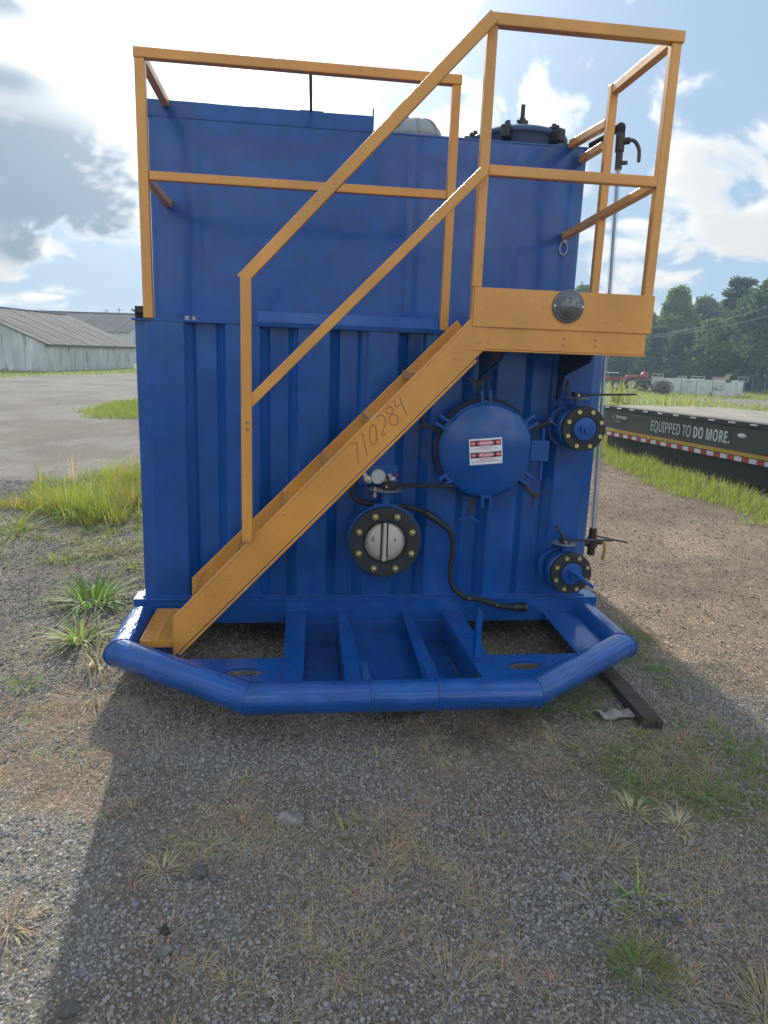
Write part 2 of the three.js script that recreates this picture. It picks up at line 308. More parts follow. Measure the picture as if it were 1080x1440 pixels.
// ------------------------------------------------------------------ the blue tank with its stair, rails, hatch and valves
{
  const T = thing('storage_tank', 'large blue steel tank with yellow stair and guard rails, round hatch and black flanged valves', 'storage tank', [1.22, 0, -2.9]);
  T.userData.world = true;
  const B = bluePaint, Y = yellowPaint, L = 6.2, W = 2.44;
  const P = (n, g, m = B, parent = T, o) => part(n, g, m, parent, o);

  // skid: end beam, long runners, cross members
  P('skid_beam', [plate([[-0.042, 0.160], [2.508, 0.160], [2.508, 0.288], [-0.042, 0.288]], 'z', -0.06, 0.03), rbox(-0.045, 2.511, 0.288, 0.300, -0.10, 0.036, 0.002)]);
  for (const x of [-0.03, 2.41]) P('skid_runner', [rbox(x, x + 0.09, 0.143, 0.286, -L, -0.062)]);
  for (const z of [-1.4, -2.8, -4.2, -5.6]) P('skid_crossmember', rbox(0.062, 2.408, 0.165, 0.285, z - 0.05, z + 0.05));
  P('tank_floor', rbox(0.0, W, 0.288, 0.302, -L, -0.102));

  // corrugated lower wall: a profile of outer flats and recesses, pressed sheet with slight dents
  const prof = [[0, -0.055], [0.072, 0]];
  let x = 0.243; const D = -0.056;
  prof.push([0.243, 0]);
  for (const [a, b] of [[0.445, 0.612], [0.806, 0.965], [1.160, 1.318], [1.500, 1.660], [1.842, 2.000], [2.200, 2.370]]) { prof.push([x + 0.05, D], [a - 0.05, D], [a, 0], [b, 0]); x = b; }
  prof.push([2.44, -0.055]);
  function corrugated(pr, y0, y1, place) {
    const rows = 14, pos = [], idx = []; const pts = [];
    for (let i = 0; i < pr.length - 1; i++) { const [ax, az] = pr[i], [bx, bz] = pr[i + 1], n = Math.max(2, Math.ceil(Math.hypot(bx - ax, bz - az) / 0.03)); const e = Math.min(0.06, 0.4 / n); for (const f of [0, e, ...Array.from({ length: n - 1 }, (_, k) => (k + 1) / n), 1 - e]) pts.push([mix(ax, bx, f), mix(az, bz, f)]); }
    pts.push(pr[pr.length - 1]);
    for (let i = 1; i < pts.length - 1; i++) if (Math.abs(pts[i][0] - pts[i - 1][0]) < 1e-6) pts.splice(i--, 1);
    // soften each fold
    let P2 = pts; for (let s = 0; s < 2; s++) P2 = P2.map((p, i) => i && i < P2.length - 1 ? [p[0], (P2[i - 1][1] + 2 * p[1] + P2[i + 1][1]) / 4] : p);
    for (let j = 0; j <= rows; j++) for (const [px, pz] of P2) { const yy = mix(y0, y1, j / rows), e = Math.sin(Math.PI * j / rows); pos.push(px, yy, pz + (fbm(px * 3 + 7, yy * 2.2 + 3, 3) - 0.5) * 0.012 * e); }
    const w = P2.length; for (let j = 0; j < rows; j++) for (let i = 0; i < w - 1; i++) { const a = j * w + i; idx.push(a, a + 1, a + w, a + w, a + 1, a + w + 1); }
    const g = new THREE.BufferGeometry(); g.setAttribute('position', new THREE.Float32BufferAttribute(pos, 3)); g.setIndex(idx); g.computeVertexNormals();
    if (place) g.applyMatrix4(place); g.computeVertexNormals(); return g;
  }
  P('front_wall', corrugated(prof, 0.300, 1.722));
  const sp = [[0, -0.04]]; for (let z = 0.15; z < L - 0.4; z += 0.36) sp.push([z, -0.04], [z + 0.05, 0], [z + 0.2, 0], [z + 0.25, -0.04]); sp.push([L - 0.06, -0.04]);
  P('side_wall', corrugated(sp, 0.302, 1.722, new THREE.Matrix4().makeRotationY(Math.PI / 2).setPosition(W, 0, -0.055)));
  P('side_wall', corrugated(sp, 0.302, 1.722, new THREE.Matrix4().makeRotationY(-Math.PI / 2).setPosition(0, 0, -L)));
  P('rear_wall', rbox(0.02, W - 0.02, 0.302, 1.72, -L - 0.006, -L, 0.001));
  // deck plate on the lower part and the slanting angle along its front edge
  P('deck_plate', rbox(-0.004, W + 0.004, 1.722, 1.732, -0.66, 0.004, 0.002));
  const ang = new THREE.BufferGeometry(); {
    const x0 = 0.60, x1 = 1.545, p = [[1.716, 0.014], [1.738, 0.016], [1.790, -0.016], [1.788, -0.024], [1.733, -0.058]];
    const s = new THREE.Shape(p.map(q => new THREE.Vector2(-q[1], q[0]))); const g = new THREE.ExtrudeGeometry(s, { depth: x1 - x0, bevelEnabled: false }); g.rotateY(Math.PI / 2); g.translate(x0, 0, 0); ang.copy(g);
  }
  P('edge_angle', ang);
  P('weld_seam', [rbox(0.0, W, 0.299, 0.308, 0.0, 0.006, 0.003)]);

  // upper box: front sheet with two shallow presses, sides, roof, lid over the left half
  const uf = [[-0.02, -0.66], [0.0, -0.648], [0.24, -0.648], [0.27, -0.650], [0.30, -0.648], [1.42, -0.648], [1.46, -0.6505], [1.50, -0.648], [2.02, -0.648], [2.06, -0.650], [2.10, -0.648], [2.45, -0.648], [2.475, -0.662]];
  P('upper_front_wall', corrugated(uf, 1.73, 2.818));
  P('upper_side_wall', [rbox(2.466, 2.476, 1.73, 2.816, -L, -0.664, 0.001)]);
  P('upper_side_wall', [rbox(-0.020, -0.012, 1.73, 2.816, -L, -0.664, 0.001)]);
  P('upper_rear_wall', [rbox(-0.011, 2.465, 1.724, 2.816, -L - 0.004, -L + 0.004, 0.001)]);
  P('roof', [rbox(-0.024, 2.480, 2.818, 2.828, -L, -0.644, 0.002)]);
  P('roof_lid', [rbox(-0.022, 1.205, 2.829, 2.905, -3.2, -0.652, 0.002), rbox(1.2055, 1.213, 2.829, 2.945, -0.72, -0.652, 0.001), rbox(0.80, 0.93, 2.905, 2.912, -0.70, -0.660, 0.002)]);
  // latch lump and bolt at the left of the front deck
  const la = P('latch', [rbox(0.005, 0.07, 1.733, 1.792, -0.12, -0.03, 0.008), rod(V(0.012, 1.762, -0.02), V(0.062, 1.762, -0.02), 0.012)], blackSteel);
  P('pin', [rod(V(0.0, 1.77, -0.10), V(0.0, 1.77, -0.02), 0.008, 0.008, 10)], galvanised, la);
  P('lug', [rod(V(0.26, 1.733, -0.01), V(0.26, 1.752, -0.01), 0.014, 0.014, 6), rod(V(0.292, 1.733, -0.012), V(0.292, 1.75, -0.012), 0.01, 0.01, 8)], galvanised);

  // things on the roof
  const vent = P('vent_dome', latheY([[0.165, 0], [0.165, 0.075], [0.172, 0.08], [0.17, 0.095], [0.155, 0.13], [0.12, 0.165], [0.07, 0.188], [0, 0.197]], 1.505, 2.828, -1.05, 36), domeGrey);
  for (let k = 0; k < 8; k++) { const a = k / 8 * Math.PI * 2; P('rib', hose([[1.505 + 0.173 * Math.cos(a), 2.912, -1.05 + 0.173 * Math.sin(a)], [1.505 + 0.158 * Math.cos(a), 2.96, -1.05 + 0.158 * Math.sin(a)], [1.505 + 0.123 * Math.cos(a), 2.995, -1.05 + 0.123 * Math.sin(a)], [1.505 + 0.065 * Math.cos(a), 3.018, -1.05 + 0.065 * Math.sin(a)]], 0.006, 14, 6), domeGrey, vent); }
  const rh = P('roof_hatch', [latheY([[0.26, 0], [0.28, 0.0], [0.28, 0.09], [0.302, 0.095], [0.302, 0.115], [0.26, 0.140], [0.17, 0.168], [0.08, 0.180], [0, 0.183]], 2.170, 2.828, -1.05, 48)], M(0.03, 0.06, 0.13, 0.5));
  P('centre_screw', [latheY([[0, 0], [0.05, 0], [0.05, 0.03], [0.025, 0.035], [0.022, 0.07], [0.014, 0.075], [0.014, 0.15], [0, 0.152]], 2.185, 3.006, -1.05, 20), rod(V(2.15, 3.06, -1.05), V(2.22, 3.06, -1.05), 0.01)], blackSteel, rh);
  for (let k = 0; k < 6; k++) { const a = k / 6 * 2 * Math.PI, cx = 2.170 + 0.302 * Math.cos(a), cz = -1.05 + 0.302 * Math.sin(a); const g = rbox(-0.055, 0.055, 0, 0.075, -0.028, 0.028, 0.012), h = rod(V(-0.02, 0.03, 0), V(-0.02, 0.11, 0), 0.013, 0.013, 10), n = rbox(-0.055, 0.015, 0.078, 0.10, -0.014, 0.014, 0.007); const m = new THREE.Matrix4().makeRotationY(-a).setPosition(cx, 2.875, cz); P('hatch_clamp', [g, h, n].map(q => q.applyMatrix4(m)), blackSteel, rh); }

  // bumper of bent pipe round the front of the skid
  const bp = [[0, -0.05], [0, 0.514], [0.616, 0.989], [1.824, 0.989], [2.44, 0.514], [2.44, -0.05]].map(p => V(p[0], 0.21, p[1]));
  const runs = mitredPipe(bp, 0.066);
  runs.forEach(g => P('bumper_pipe', g, bluePipe, T, { keepUV: true }));
  const beads = [];
  for (let i = 1; i < 5; i++) { const n = bp[i].clone().sub(bp[i - 1]).normalize().add(bp[i + 1].clone().sub(bp[i]).normalize()).normalize(), s = new THREE.Vector3().crossVectors(n, V(0, 1, 0)); const c = bp[i], ex = 1 / Math.cos(Math.acos(Math.min(1, bp[i].clone().sub(bp[i - 1]).normalize().dot(n)))); const pts = []; for (let k = 0; k <= 40; k++) { const t = k / 40 * 2 * Math.PI; pts.push(c.clone().addScaledVector(s, Math.cos(t) * 0.066 * ex).addScaledVector(V(0, 1, 0), Math.sin(t) * 0.066).toArray()); } beads.push(new THREE.TubeGeometry(new THREE.CatmullRomCurve3(pts.slice(0, 40).map(p => V(...p)), true), 80, 0.0042, 6)); }
  P('weld_bead', beads, bluePipe);
  // deck between bumper and skid: channels, gussets with oval slots, side plates
  const oval = (cx, cz, rx, rz, t) => Array.from({ length: 28 }, (_, k) => { const a = k / 28 * 2 * Math.PI, u = Math.cos(a) * rx, v = Math.sin(a) * rz; return [cx + u * Math.cos(t) - v * Math.sin(t), cz + u * Math.sin(t) + v * Math.cos(t)]; });
  P('gusset_plate', plate([[0.13, 0.61], [0.748, 0.61], [0.748, 0.955], [0.645, 0.955], [0.60, 0.925]], 'y', 0.206, 0.216, [oval(0.585, 0.755, 0.085, 0.042, 0.06)]));
  P('gusset_plate', plate([[1.722, 0.61], [2.30, 0.61], [1.84, 0.93], [1.80, 0.955], [1.722, 0.955]], 'y', 0.206, 0.216, [oval(1.865, 0.735, 0.088, 0.042, -0.12)]));
  P('side_plate', plate([[2.190, 0.032], [2.40, 0.032], [2.40, 0.515], [2.172, 0.66]], 'y', 0.200, 0.212), bluePipe);
  P('side_plate', plate([[0.04, 0.032], [0.25, 0.032], [0.268, 0.66], [0.04, 0.515]], 'y', 0.160, 0.172));
  const channel = (xa0, xa1, xb0, xb1, y0, y1, ze = 0.945) => { const f = (ze - 0.032) / 0.913; return plate([[xa0, 0.032], [xa1, 0.032], [mix(xa1, xb1, f), ze], [mix(xa0, xb0, f), ze]], 'y', y0, y1, [], 0.003); };
  P('deck_channel', [channel(0.752, 0.862, 0.750, 0.836, 0.205, 0.221), channel(0.848, 0.862, 0.822, 0.836, 0.045, 0.2045, 0.74)]);
  P('deck_channel', [channel(1.028, 1.080, 1.020, 1.112, 0.208, 0.222), channel(1.028, 1.040, 1.020, 1.032, 0.045, 0.2075, 0.74)]);
  P('deck_channel', [channel(1.386, 1.430, 1.366, 1.442, 0.208, 0.222), channel(1.418, 1.430, 1.43, 1.442, 0.045, 0.2075, 0.74)]);
  P('deck_channel', [channel(1.610, 1.722, 1.630, 1.720, 0.205, 0.221), channel(1.610, 1.624, 1.630, 1.644, 0.045, 0.2045, 0.74)]);
  P('trough_floor', [channel(0.863, 1.027, 0.837, 1.019, 0.036, 0.044, 0.74)]);
  P('trough_floor', [channel(1.041, 1.417, 1.033, 1.429, 0.110, 0.118, 0.86)]);
  P('trough_floor', [channel(1.431, 1.609, 1.443, 1.629, 0.036, 0.044, 0.74)]);
  P('trough_back', rbox(0.80, 1.66, 0.036, 0.170, 0.0315, 0.038, 0.002));
  for (const sx of [1.117, 1.402]) {
    const g = new THREE.TorusGeometry(0.068, 0.006, 8, 30); g.rotateY(Math.PI / 2); g.scale(1, 1, 1); g.translate(sx, 0.21, 0.989);
    P('pipe_clamp', [g, rbox(sx - 0.022, sx + 0.012, 0.222, 0.232, 0.70, 0.925, 0.002)]);
  }
  P('upright_bar', plate([[1.632, 0.221], [1.656, 0.221], [1.658, 0.452], [1.630, 0.492]], 'z', 0.660, 0.700));

  // stair
  const line = y => 0.239 + (y - 0.377) / 1.051;
  const outline = dx => [[0.234 + dx, 0.175], [1.650 + dx, 1.655], [1.650 + dx, 1.736], [1.57 + dx, 1.778], [0.239 + dx, 0.377]];
  const ns = P('stair_stringer', [plate(outline(0), 'z', 0.484, 0.500, [], 0.003), bar(V(0.262, 0.19, 0.500), V(1.60, 1.592, 0.500), 0.012, 0.012), bar(V(0.248, 0.378, 0.4965), V(1.572, 1.770, 0.4965), 0.013, 0.008)], Y);
  P('stair_stringer', [plate([[0.262, 0.175], [1.650, 1.620], [1.650, 1.72], [1.60, 1.786], [0.262, 0.420]], 'z', 0.040, 0.052, [], 0.003)], Y);
  // bead lettering on the near stringer
  const digits = [[[1.043,1.2],[1.07,1.209],[1.075,1.166],[1.082,1.109]],[[1.094,1.254],[1.105,1.21],[1.12,1.151]],[[1.143,1.294],[1.13,1.276],[1.129,1.237],[1.136,1.21],[1.148,1.199],[1.159,1.215],[1.159,1.253],[1.153,1.284],[1.143,1.294]],[[1.159,1.323],[1.174,1.335],[1.192,1.328],[1.199,1.301],[1.19,1.27],[1.185,1.244],[1.205,1.255]],[[1.216,1.374],[1.2,1.362],[1.203,1.347],[1.221,1.342],[1.232,1.356],[1.223,1.373],[1.216,1.374]],[[1.221,1.342],[1.244,1.339],[1.255,1.322],[1.254,1.3],[1.238,1.292],[1.222,1.298],[1.216,1.321],[1.223,1.34]],[[1.236,1.402],[1.247,1.373],[1.264,1.387]],[[1.258,1.421],[1.274,1.38],[1.295,1.338]],[[1.304,1.37],[1.306,1.368]]];
  P('bead_number', digits.map(d => hose(d.map(p => [p[0], p[1], 0.5005]), 0.0024, 40, 6)), M(0.36, 0.18, 0.05, 0.7), ns);
  for (let k = 0; k < 7; k++) {
    const y = 0.256 + k * 0.212, x0 = k ? line(y) - 0.004 : 0.081, x1 = x0 + (k ? 0.135 : 0.215), za = 0.056, zb = 0.4815, g = [];
    g.push(rbox(x0, x0 + 0.006, y - 0.036, y, za, zb, 0.001), rbox(x1 - 0.006, x1, y - 0.036, y, za, zb, 0.001), rbox(x0 + 0.0065, x1 - 0.0065, y - 0.036, y - 0.001, za, za + 0.006, 0.001), rbox(x0 + 0.0065, x1 - 0.0065, y - 0.036, y - 0.001, zb - 0.006, zb, 0.001));
    for (let i = 1; i < 20; i++) g.push(rbox(x0 + 0.0065, x1 - 0.0065, y - 0.028, y - 0.0015, mix(za, zb, i / 20) - 0.0028, mix(za, zb, i / 20) + 0.0028, 0.0008));
    for (const f of [0.33, 0.66]) g.push(rbox(mix(x0, x1, f) - 0.004, mix(x0, x1, f) + 0.004, y - 0.010, y - 0.003, za + 0.007, zb - 0.007, 0.001));
    P('stair_tread', g, Y);
  }
  // hand rail on the near side
  const hr = P('stair_handrail', [bar(V(0.566, 1.884, 0.522), V(1.578, 2.953, 0.522), 0.042, 0.050)], Y);
  P('mid_rail', [bar(V(0.592, 1.372, 0.521), V(1.575, 2.372, 0.521), 0.036, 0.044)], Y, hr);
  P('post', [rbox(0.560, 0.606, 0.752, 1.912, 0.5005, 0.5445, 0.005)], Y, hr);
  for (const y of [1.29, 1.262]) P('bolt_head', hexHead(0.586, y, 0.5445, 0.008, 0.005), M(0.35, 0.20, 0.07, 0.8), hr);

  // platform at the head of the stair
  P('platform_toe_board', [rbox(1.572, 2.410, 1.738, 1.906, 0.497, 0.506, 0.002)], Y);
  const pf = P('platform_frame', [rbox(1.574, 2.392, 1.642, 1.737, 0.466, 0.498, 0.003), rbox(1.570, 2.396, 1.634, 1.641, 0.440, 0.503, 0.002), rbox(2.355, 2.388, 1.65, 1.735, -0.16, 0.465, 0.003), rbox(1.665, 1.70, 1.65, 1.735, 0.01, 0.465, 0.003)], Y);
  for (const q of [[2.0, 1.70], [2.0, 1.672], [2.15, 1.70], [2.15, 1.672]]) P('bolt_head', hexHead(q[0], q[1], 0.498, 0.005, 0.003), M(0.32, 0.18, 0.07, 0.8), pf);
  const gr = []; for (let i = 0; i <= 24; i++) gr.push(rbox(mix(1.702, 2.352, i / 24) - 0.0028, mix(1.702, 2.352, i / 24) + 0.0028, 1.708, 1.736, 0.008, 0.464, 0.0008)); for (let i = 0; i < 7; i++) gr.push(rbox(1.701, 2.353, 1.7365, 1.7405, 0.05 + i * 0.065, 0.058 + i * 0.065, 0.0008));
  P('platform_grating', gr, Y);
  P('toe_board', [rbox(2.398, 2.406, 1.738, 1.86, -0.16, 0.496, 0.002)], Y);
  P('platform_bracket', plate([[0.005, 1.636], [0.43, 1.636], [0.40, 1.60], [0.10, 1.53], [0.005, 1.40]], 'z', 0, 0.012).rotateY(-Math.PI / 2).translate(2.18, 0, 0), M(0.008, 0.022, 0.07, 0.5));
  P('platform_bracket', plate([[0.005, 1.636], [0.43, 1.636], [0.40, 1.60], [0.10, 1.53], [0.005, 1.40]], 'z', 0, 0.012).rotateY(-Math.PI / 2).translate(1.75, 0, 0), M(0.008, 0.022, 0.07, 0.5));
  const pr = P('platform_rail', [bar(V(1.568, 2.957, 0.4785), V(2.414, 2.957, 0.4785), 0.047, 0.047)], Y);
  P('mid_rail', [bar(V(1.604, 2.386, 0.479), V(2.362, 2.386, 0.479), 0.040, 0.044)], Y, pr);
  P('post', [rbox(1.562, 1.605, 1.9065, 2.9335, 0.4555, 0.4965, 0.005), rbox(1.565, 1.602, 1.74, 1.9065, 0.458, 0.4965, 0.004)], Y, pr);
  P('post', [rbox(2.361, 2.405, 1.740, 2.9335, 0.4555, 0.4965, 0.005)], Y, pr);
  P('post', [rbox(2.363, 2.405, 1.740, 2.984, -0.160, -0.118, 0.005)], Y, pr);
  P('top_rail', [bar(V(2.389, 2.958, 0.454), V(2.389, 2.958, -0.117), 0.042, 0.044)], Y, pr);
  P('mid_rail', [bar(V(2.386, 2.388, 0.455), V(2.376, 2.330, -0.645), 0.036, 0.040)], Y, pr);
  P('top_rail', [bar(V(2.381, 2.808, -0.160), V(2.372, 2.835, -0.645), 0.040, 0.044)], Y, pr);
  P('rail_bracket', [bar(V(2.440, 2.758, -0.645), V(2.440, 2.752, -0.33), 0.036, 0.040)], Y, pr);
  const clip = new THREE.TorusGeometry(0.03, 0.004, 8, 24); clip.scale(0.8, 1.25, 1); clip.translate(2.372, 2.262, -0.628);
  P('pin_clip', [clip, rod(V(2.372, 2.30, -0.645), V(2.372, 2.30, -0.612), 0.012, 0.012, 10)], galvanised, pr);
  // lamp on the toe board
  const lamp = P('work_lamp', latheZ([[0.0, 0], [0.072, 0], [0.073, 0.008], [0.069, 0.011], [0.058, 0.012], [0.057, 0.022], [0.053, 0.025], [0, 0.025]], 2.002, 1.842, 0.506, 44), lampGrey);
  P('lens', latheZ([[0.052, 0], [0.048, 0.010], [0.034, 0.020], [0.015, 0.025], [0, 0.026]], 2.004, 1.842, 0.531, 36), lampGlass, lamp);
  for (const s of [-1, 1]) P('screw', hexHead(2.002 + s * 0.0645, 1.842, 0.517, 0.006, 0.004), steelBright, lamp);

  // guard rail along the front of the deck and its returns to the box
  const gd = P('guard_rail', [bar(V(0.052, 2.890, 0.0), V(1.566, 2.890, 0.0), 0.044, 0.044)], Y);
  P('mid_rail', [bar(V(0.104, 2.378, 0.0), V(1.520, 2.378, 0.0), 0.036, 0.040)], Y, gd);
  P('post', [rbox(0.056, 0.102, 1.732, 2.8675, -0.021, 0.021, 0.005)], Y, gd);
  P('post', [rbox(1.521, 1.563, 1.732, 2.8675, -0.020, 0.020, 0.005)], Y, gd);
  P('top_rail', [bar(V(0.078, 2.888, -0.023), V(0.078, 2.888, -0.645), 0.040, 0.040)], Y, gd);
  P('mid_rail', [bar(V(0.080, 2.376, -0.019), V(0.080, 2.376, -0.645), 0.036, 0.038)], Y, gd);
  P('brace', [bar(V(0.848, 2.902, -0.024), V(0.862, 2.916, -0.70), 0.016, 0.016)], M(0.20, 0.20, 0.20, 0.6), gd);

  // round hatch in the front wall
  const hx = 1.778, hy = 1.137, domeZ = r => 0.128 + 0.034 * (1 - (r / 0.232) * (r / 0.232));
  const H = P('round_hatch', latheZ([[0.25, 0.098], [0.252, 0.112], [0.244, 0.122], [0.233, 0.127], ...Array.from({ length: 12 }, (_, k) => { const r = 0.228 * (1 - k / 11); return [r, domeZ(r)]; })], hx, hy, 0, 72));
  P('hatch_neck', [latheZ([[0.235, -0.05], [0.235, 0.070], [0.262, 0.072], [0.264, 0.082], [0.25, 0.087]], hx - 0.006, hy, 0, 64)], B, H);
  P('gasket', [latheZ([[0.24, 0.087], [0.262, 0.0875], [0.263, 0.0965], [0.24, 0.097]], hx - 0.004, hy + 0.006, 0, 64)], rubber, H);
  const lugAngles = [[94, 1, 1], [150, 1, 1], [33, 1, 1], [-33, 1, 1], [-86, 1, 1], [218, 0.7, 0]];
  for (const [deg, k, bolt] of lugAngles) {
    const a = deg * D2R, m = new THREE.Matrix4().makeRotationZ(a - Math.PI / 2).setPosition(hx + 0.246 * Math.cos(a), hy + 0.246 * Math.sin(a), 0);
    const fork = [rbox(-0.030, -0.012, -0.012, 0.062 * k, 0.094, 0.126, 0.004), rbox(0.012, 0.030, -0.012, 0.062 * k, 0.094, 0.126, 0.004), rbox(-0.0115, 0.0115, -0.012, 0.012, 0.096, 0.124, 0.003)].map(g => g.applyMatrix4(m));
    const lug = P('hatch_lug', fork, B, H);
  }
  for (const [deg, out, sw] of [[99, 0.0, 26], [160, 0.0, 20], [24, 0.05, 30], [-40, 0.05, -30], [-99, 0.02, 0]]) {
    const a = deg * D2R, r0 = 0.262, r1 = 0.355 + out * 0.6, c = Math.cos(a), s = Math.sin(a);
    const A = V(hx + r0 * c, hy + r0 * s, 0.075), Bp = V(hx + r1 * c, hy + r1 * s, 0.088), t = V(-s, c, 0);
    const eb = P('eye_bolt', [rod(A, Bp, 0.009, 0.009, 10)], rustSteel, H);
    const wing = P('wing_nut', [rod(Bp.clone().lerp(A, 0.12), Bp, 0.017, 0.014, 12), bar(Bp.clone(), Bp.clone().addScaledVector(t, 0.058).add(V(0.022 * c, 0.022 * s, 0.006)), 0.007, 0.016, V(0, 0, 1)), bar(Bp.clone(), Bp.clone().addScaledVector(t, -0.058).add(V(0.022 * c, 0.022 * s, 0.006)), 0.007, 0.016, V(0, 0, 1))], deg === -99 || deg === 24 ? B : rustSteel, H);
  }
  P('hinge', [rbox(hx + 0.235, hx + 0.335, hy - 0.052, hy + 0.058, 0.09, 0.132, 0.005), rod(V(hx + 0.318, hy - 0.16, 0.07), V(hx + 0.318, hy + 0.12, 0.07), 0.011)], B, H);
  { // warning sticker on the dome
    const cv = document.createElement('canvas'); cv.width = 660; cv.height = 512; const c = cv.getContext('2d');
    c.fillStyle = '#e9eef2'; c.fillRect(0, 0, 660, 512);
    const band = (y, word, side) => {
      c.fillStyle = '#20222a'; c.fillRect(22, y, 616, 112);
      c.fillStyle = '#c8202f'; for (const bx of [80, 580]) { c.beginPath(); c.ellipse(bx, y + 56, 54, 50, 0, 0, 7); c.fill(); }
      c.beginPath(); c.ellipse(330, y + 56, 172, 50, 0, 0, 7); c.fill(); c.strokeStyle = '#eef'; c.lineWidth = 5; c.beginPath(); c.ellipse(330, y + 56, 162, 42, 0, 0, 7); c.stroke();
      c.fillStyle = '#fff'; c.textAlign = 'center'; c.font = 'bold 62px sans-serif'; c.fillText(word, 330, y + 78, 290); c.font = 'bold 40px sans-serif'; for (const bx of [80, 580]) c.fillText(side, bx, y + 70, 92);
    };
    band(34, 'DANGER', 'H2S'); band(268, 'PELIGRO', 'H2S');
    c.fillStyle = '#c24a55'; 
    const lines = (y0, rows) => { rows.forEach(([w, h], i) => { let x = 330 - w / 2; const q = mulberry(50 + i + y0); while (x < 330 + w / 2) { const d = 10 + 26 * q(); c.fillRect(x, y0 + i * 26, d, h); x += d + 8; } }); };
    lines(164, [[250, 14], [440, 10], [180, 8]]); lines(398, [[260, 12], [400, 12], [580, 11]]);
    const t = new THREE.CanvasTexture(cv); t.colorSpace = THREE.SRGBColorSpace;
    const g = new THREE.PlaneGeometry(0.172, 0.134, 12, 10), p = g.attributes.position, ca = Math.cos(5.5 * D2R), sa = Math.sin(5.5 * D2R), cx = -0.012, cy = -0.001;
    for (let i = 0; i < p.count; i++) { const a = p.getX(i), b = p.getY(i), X = cx + a * ca - b * sa, Yy = cy + a * sa + b * ca; p.setXYZ(i, hx + X, hy + Yy, domeZ(Math.hypot(X, Yy)) + 0.0022); }
    g.computeVertexNormals();
    P('warning_sticker', [g], new THREE.MeshPhysicalMaterial({ map: t, roughness: 0.4 }), H, { keepUV: true, label: 'white and red danger sticker' });
  }

  // large butterfly valve
  { const cx = 1.266, cy = 0.642, z = 0.14;
    const v = P('butterfly_valve', [ringZ(cx, cy, -0.05, 0.062, 0.118, 0.186), ringZ(cx, cy, 0.063, 0.110, 0.116, 0.198, 0.006), latheZ([[0.06, -0.02], [0.117, -0.02]], cx, cy, 0)], B);
    P('flange', [ringZ(cx, cy, 0.1105, z, 0.114, 0.188, 0.004, 64)], blackIron, v);
    P('seat_ring', [ringZ(cx, cy, 0.085, z + 0.002, 0.108, 0.1135, 0.002, 56)], rubber, v);
    for (let k = 0; k < 8; k++) { const a = (k + 0.5) / 8 * 2 * Math.PI; P('bolt', [hexHead(cx + 0.1505 * Math.cos(a), cy + 0.1505 * Math.sin(a), z, 0.0185, 0.013, k), latheZ([[0, 0.012], [0.009, 0.012], [0.011, 0.018], [0.004, 0.022], [0, 0.022]], cx + 0.1505 * Math.cos(a), cy + 0.1505 * Math.sin(a), z, 12)], zincYellow, v); }
    const disc = latheZ([[0.108, -0.004], [0.107, 0.004], [0.07, 0.012], [0, 0.016]], 0, 0, 0, 48), back = latheZ([[0, -0.016], [0.07, -0.012], [0.1075, -0.005]], 0, 0, 0, 48);
    P('valve_disc', [disc, back].map(g => { g.rotateY(-0.09); return tr(g, cx, cy, 0.105); }), stainless, v);
    P('stem', [rod(V(cx - 0.003, cy - 0.103, 0.124), V(cx - 0.003, cy + 0.105, 0.124), 0.0115), rod(V(cx - 0.003, cy - 0.097, 0.124), V(cx - 0.003, cy - 0.082, 0.124), 0.0145)], stainless, v);
    P('slot', [rbox(cx - 0.0225, cx - 0.0155, cy - 0.100, cy + 0.102, 0.10, 0.1235, 0.002), rbox(cx + 0.0095, cx + 0.0165, cy - 0.100, cy + 0.102, 0.10, 0.1235, 0.002)], rubber, v);
    P('marking', [rbox(cx + 0.050, cx + 0.058, cy + 0.004, cy + 0.018, 0.1165, 0.1245, 0.0006)], M(0.35, 0.06, 0.05, 0.7), v);
    P('marking', [rbox(cx - 0.066, cx - 0.056, cy + 0.000, cy + 0.026, 0.112, 0.1225, 0.0006)], M(0.25, 0.24, 0.22, 0.7), v);
    P('neck', [rod(V(cx, cy + 0.18, 0.085), V(cx, 0.912, 0.085), 0.027), rbox(cx - 0.065, cx + 0.065, cy + 0.186, cy + 0.200, 0.063, 0.11, 0.004)], B, v);
    P('notch_plate', [latheY([[0, 0], [0.088, 0], [0.088, 0.006], [0, 0.006]], cx - 0.002, 0.912, 0.085, 40)], galvanised, v);
    const lv = P('lever', [bar(V(cx - 0.022, 0.937, 0.10), V(cx + 0.05, 0.940, 0.10), 0.05, 0.036), bar(V(cx + 0.04, 0.939, 0.10), V(1.62, 0.952, 0.155), 0.030, 0.016)], rubber, v);
    P('lever_bolt', [hexHead(cx - 0.003, 0.937, 0.126, 0.008, 0.006)], steelBright, v);
    P('stop_bolt', [rod(V(cx - 0.062, 0.878, 0.12), V(cx - 0.062, 0.932, 0.12), 0.007, 0.007, 10), rod(V(cx - 0.062, 0.886, 0.12), V(cx - 0.062, 0.898, 0.12), 0.012, 0.012, 6)], steelBright, v);
  }
  // gauge box above it
  { const gb = P('gauge_box', [rbox(1.108, 1.335, 0.925, 1.035, -0.04, 0.035, 0.006)], B);
    const g1 = P('gauge', [latheZ([[0, 0], [0.038, 0], [0.042, 0.006], [0.042, 0.024], [0.036, 0.027], [0.035, 0.022]], 1.226, 0.977, 0.035, 32)], galvanised, gb);
    P('gauge_face', [latheZ([[0.035, 0.0225], [0, 0.0225]], 1.226, 0.977, 0.035, 28), rod(V(1.226, 0.977, 0.0595), V(1.238, 0.997, 0.0595), 0.0018, 0.001, 6)], M(0.62, 0.66, 0.68, 0.25), gb);
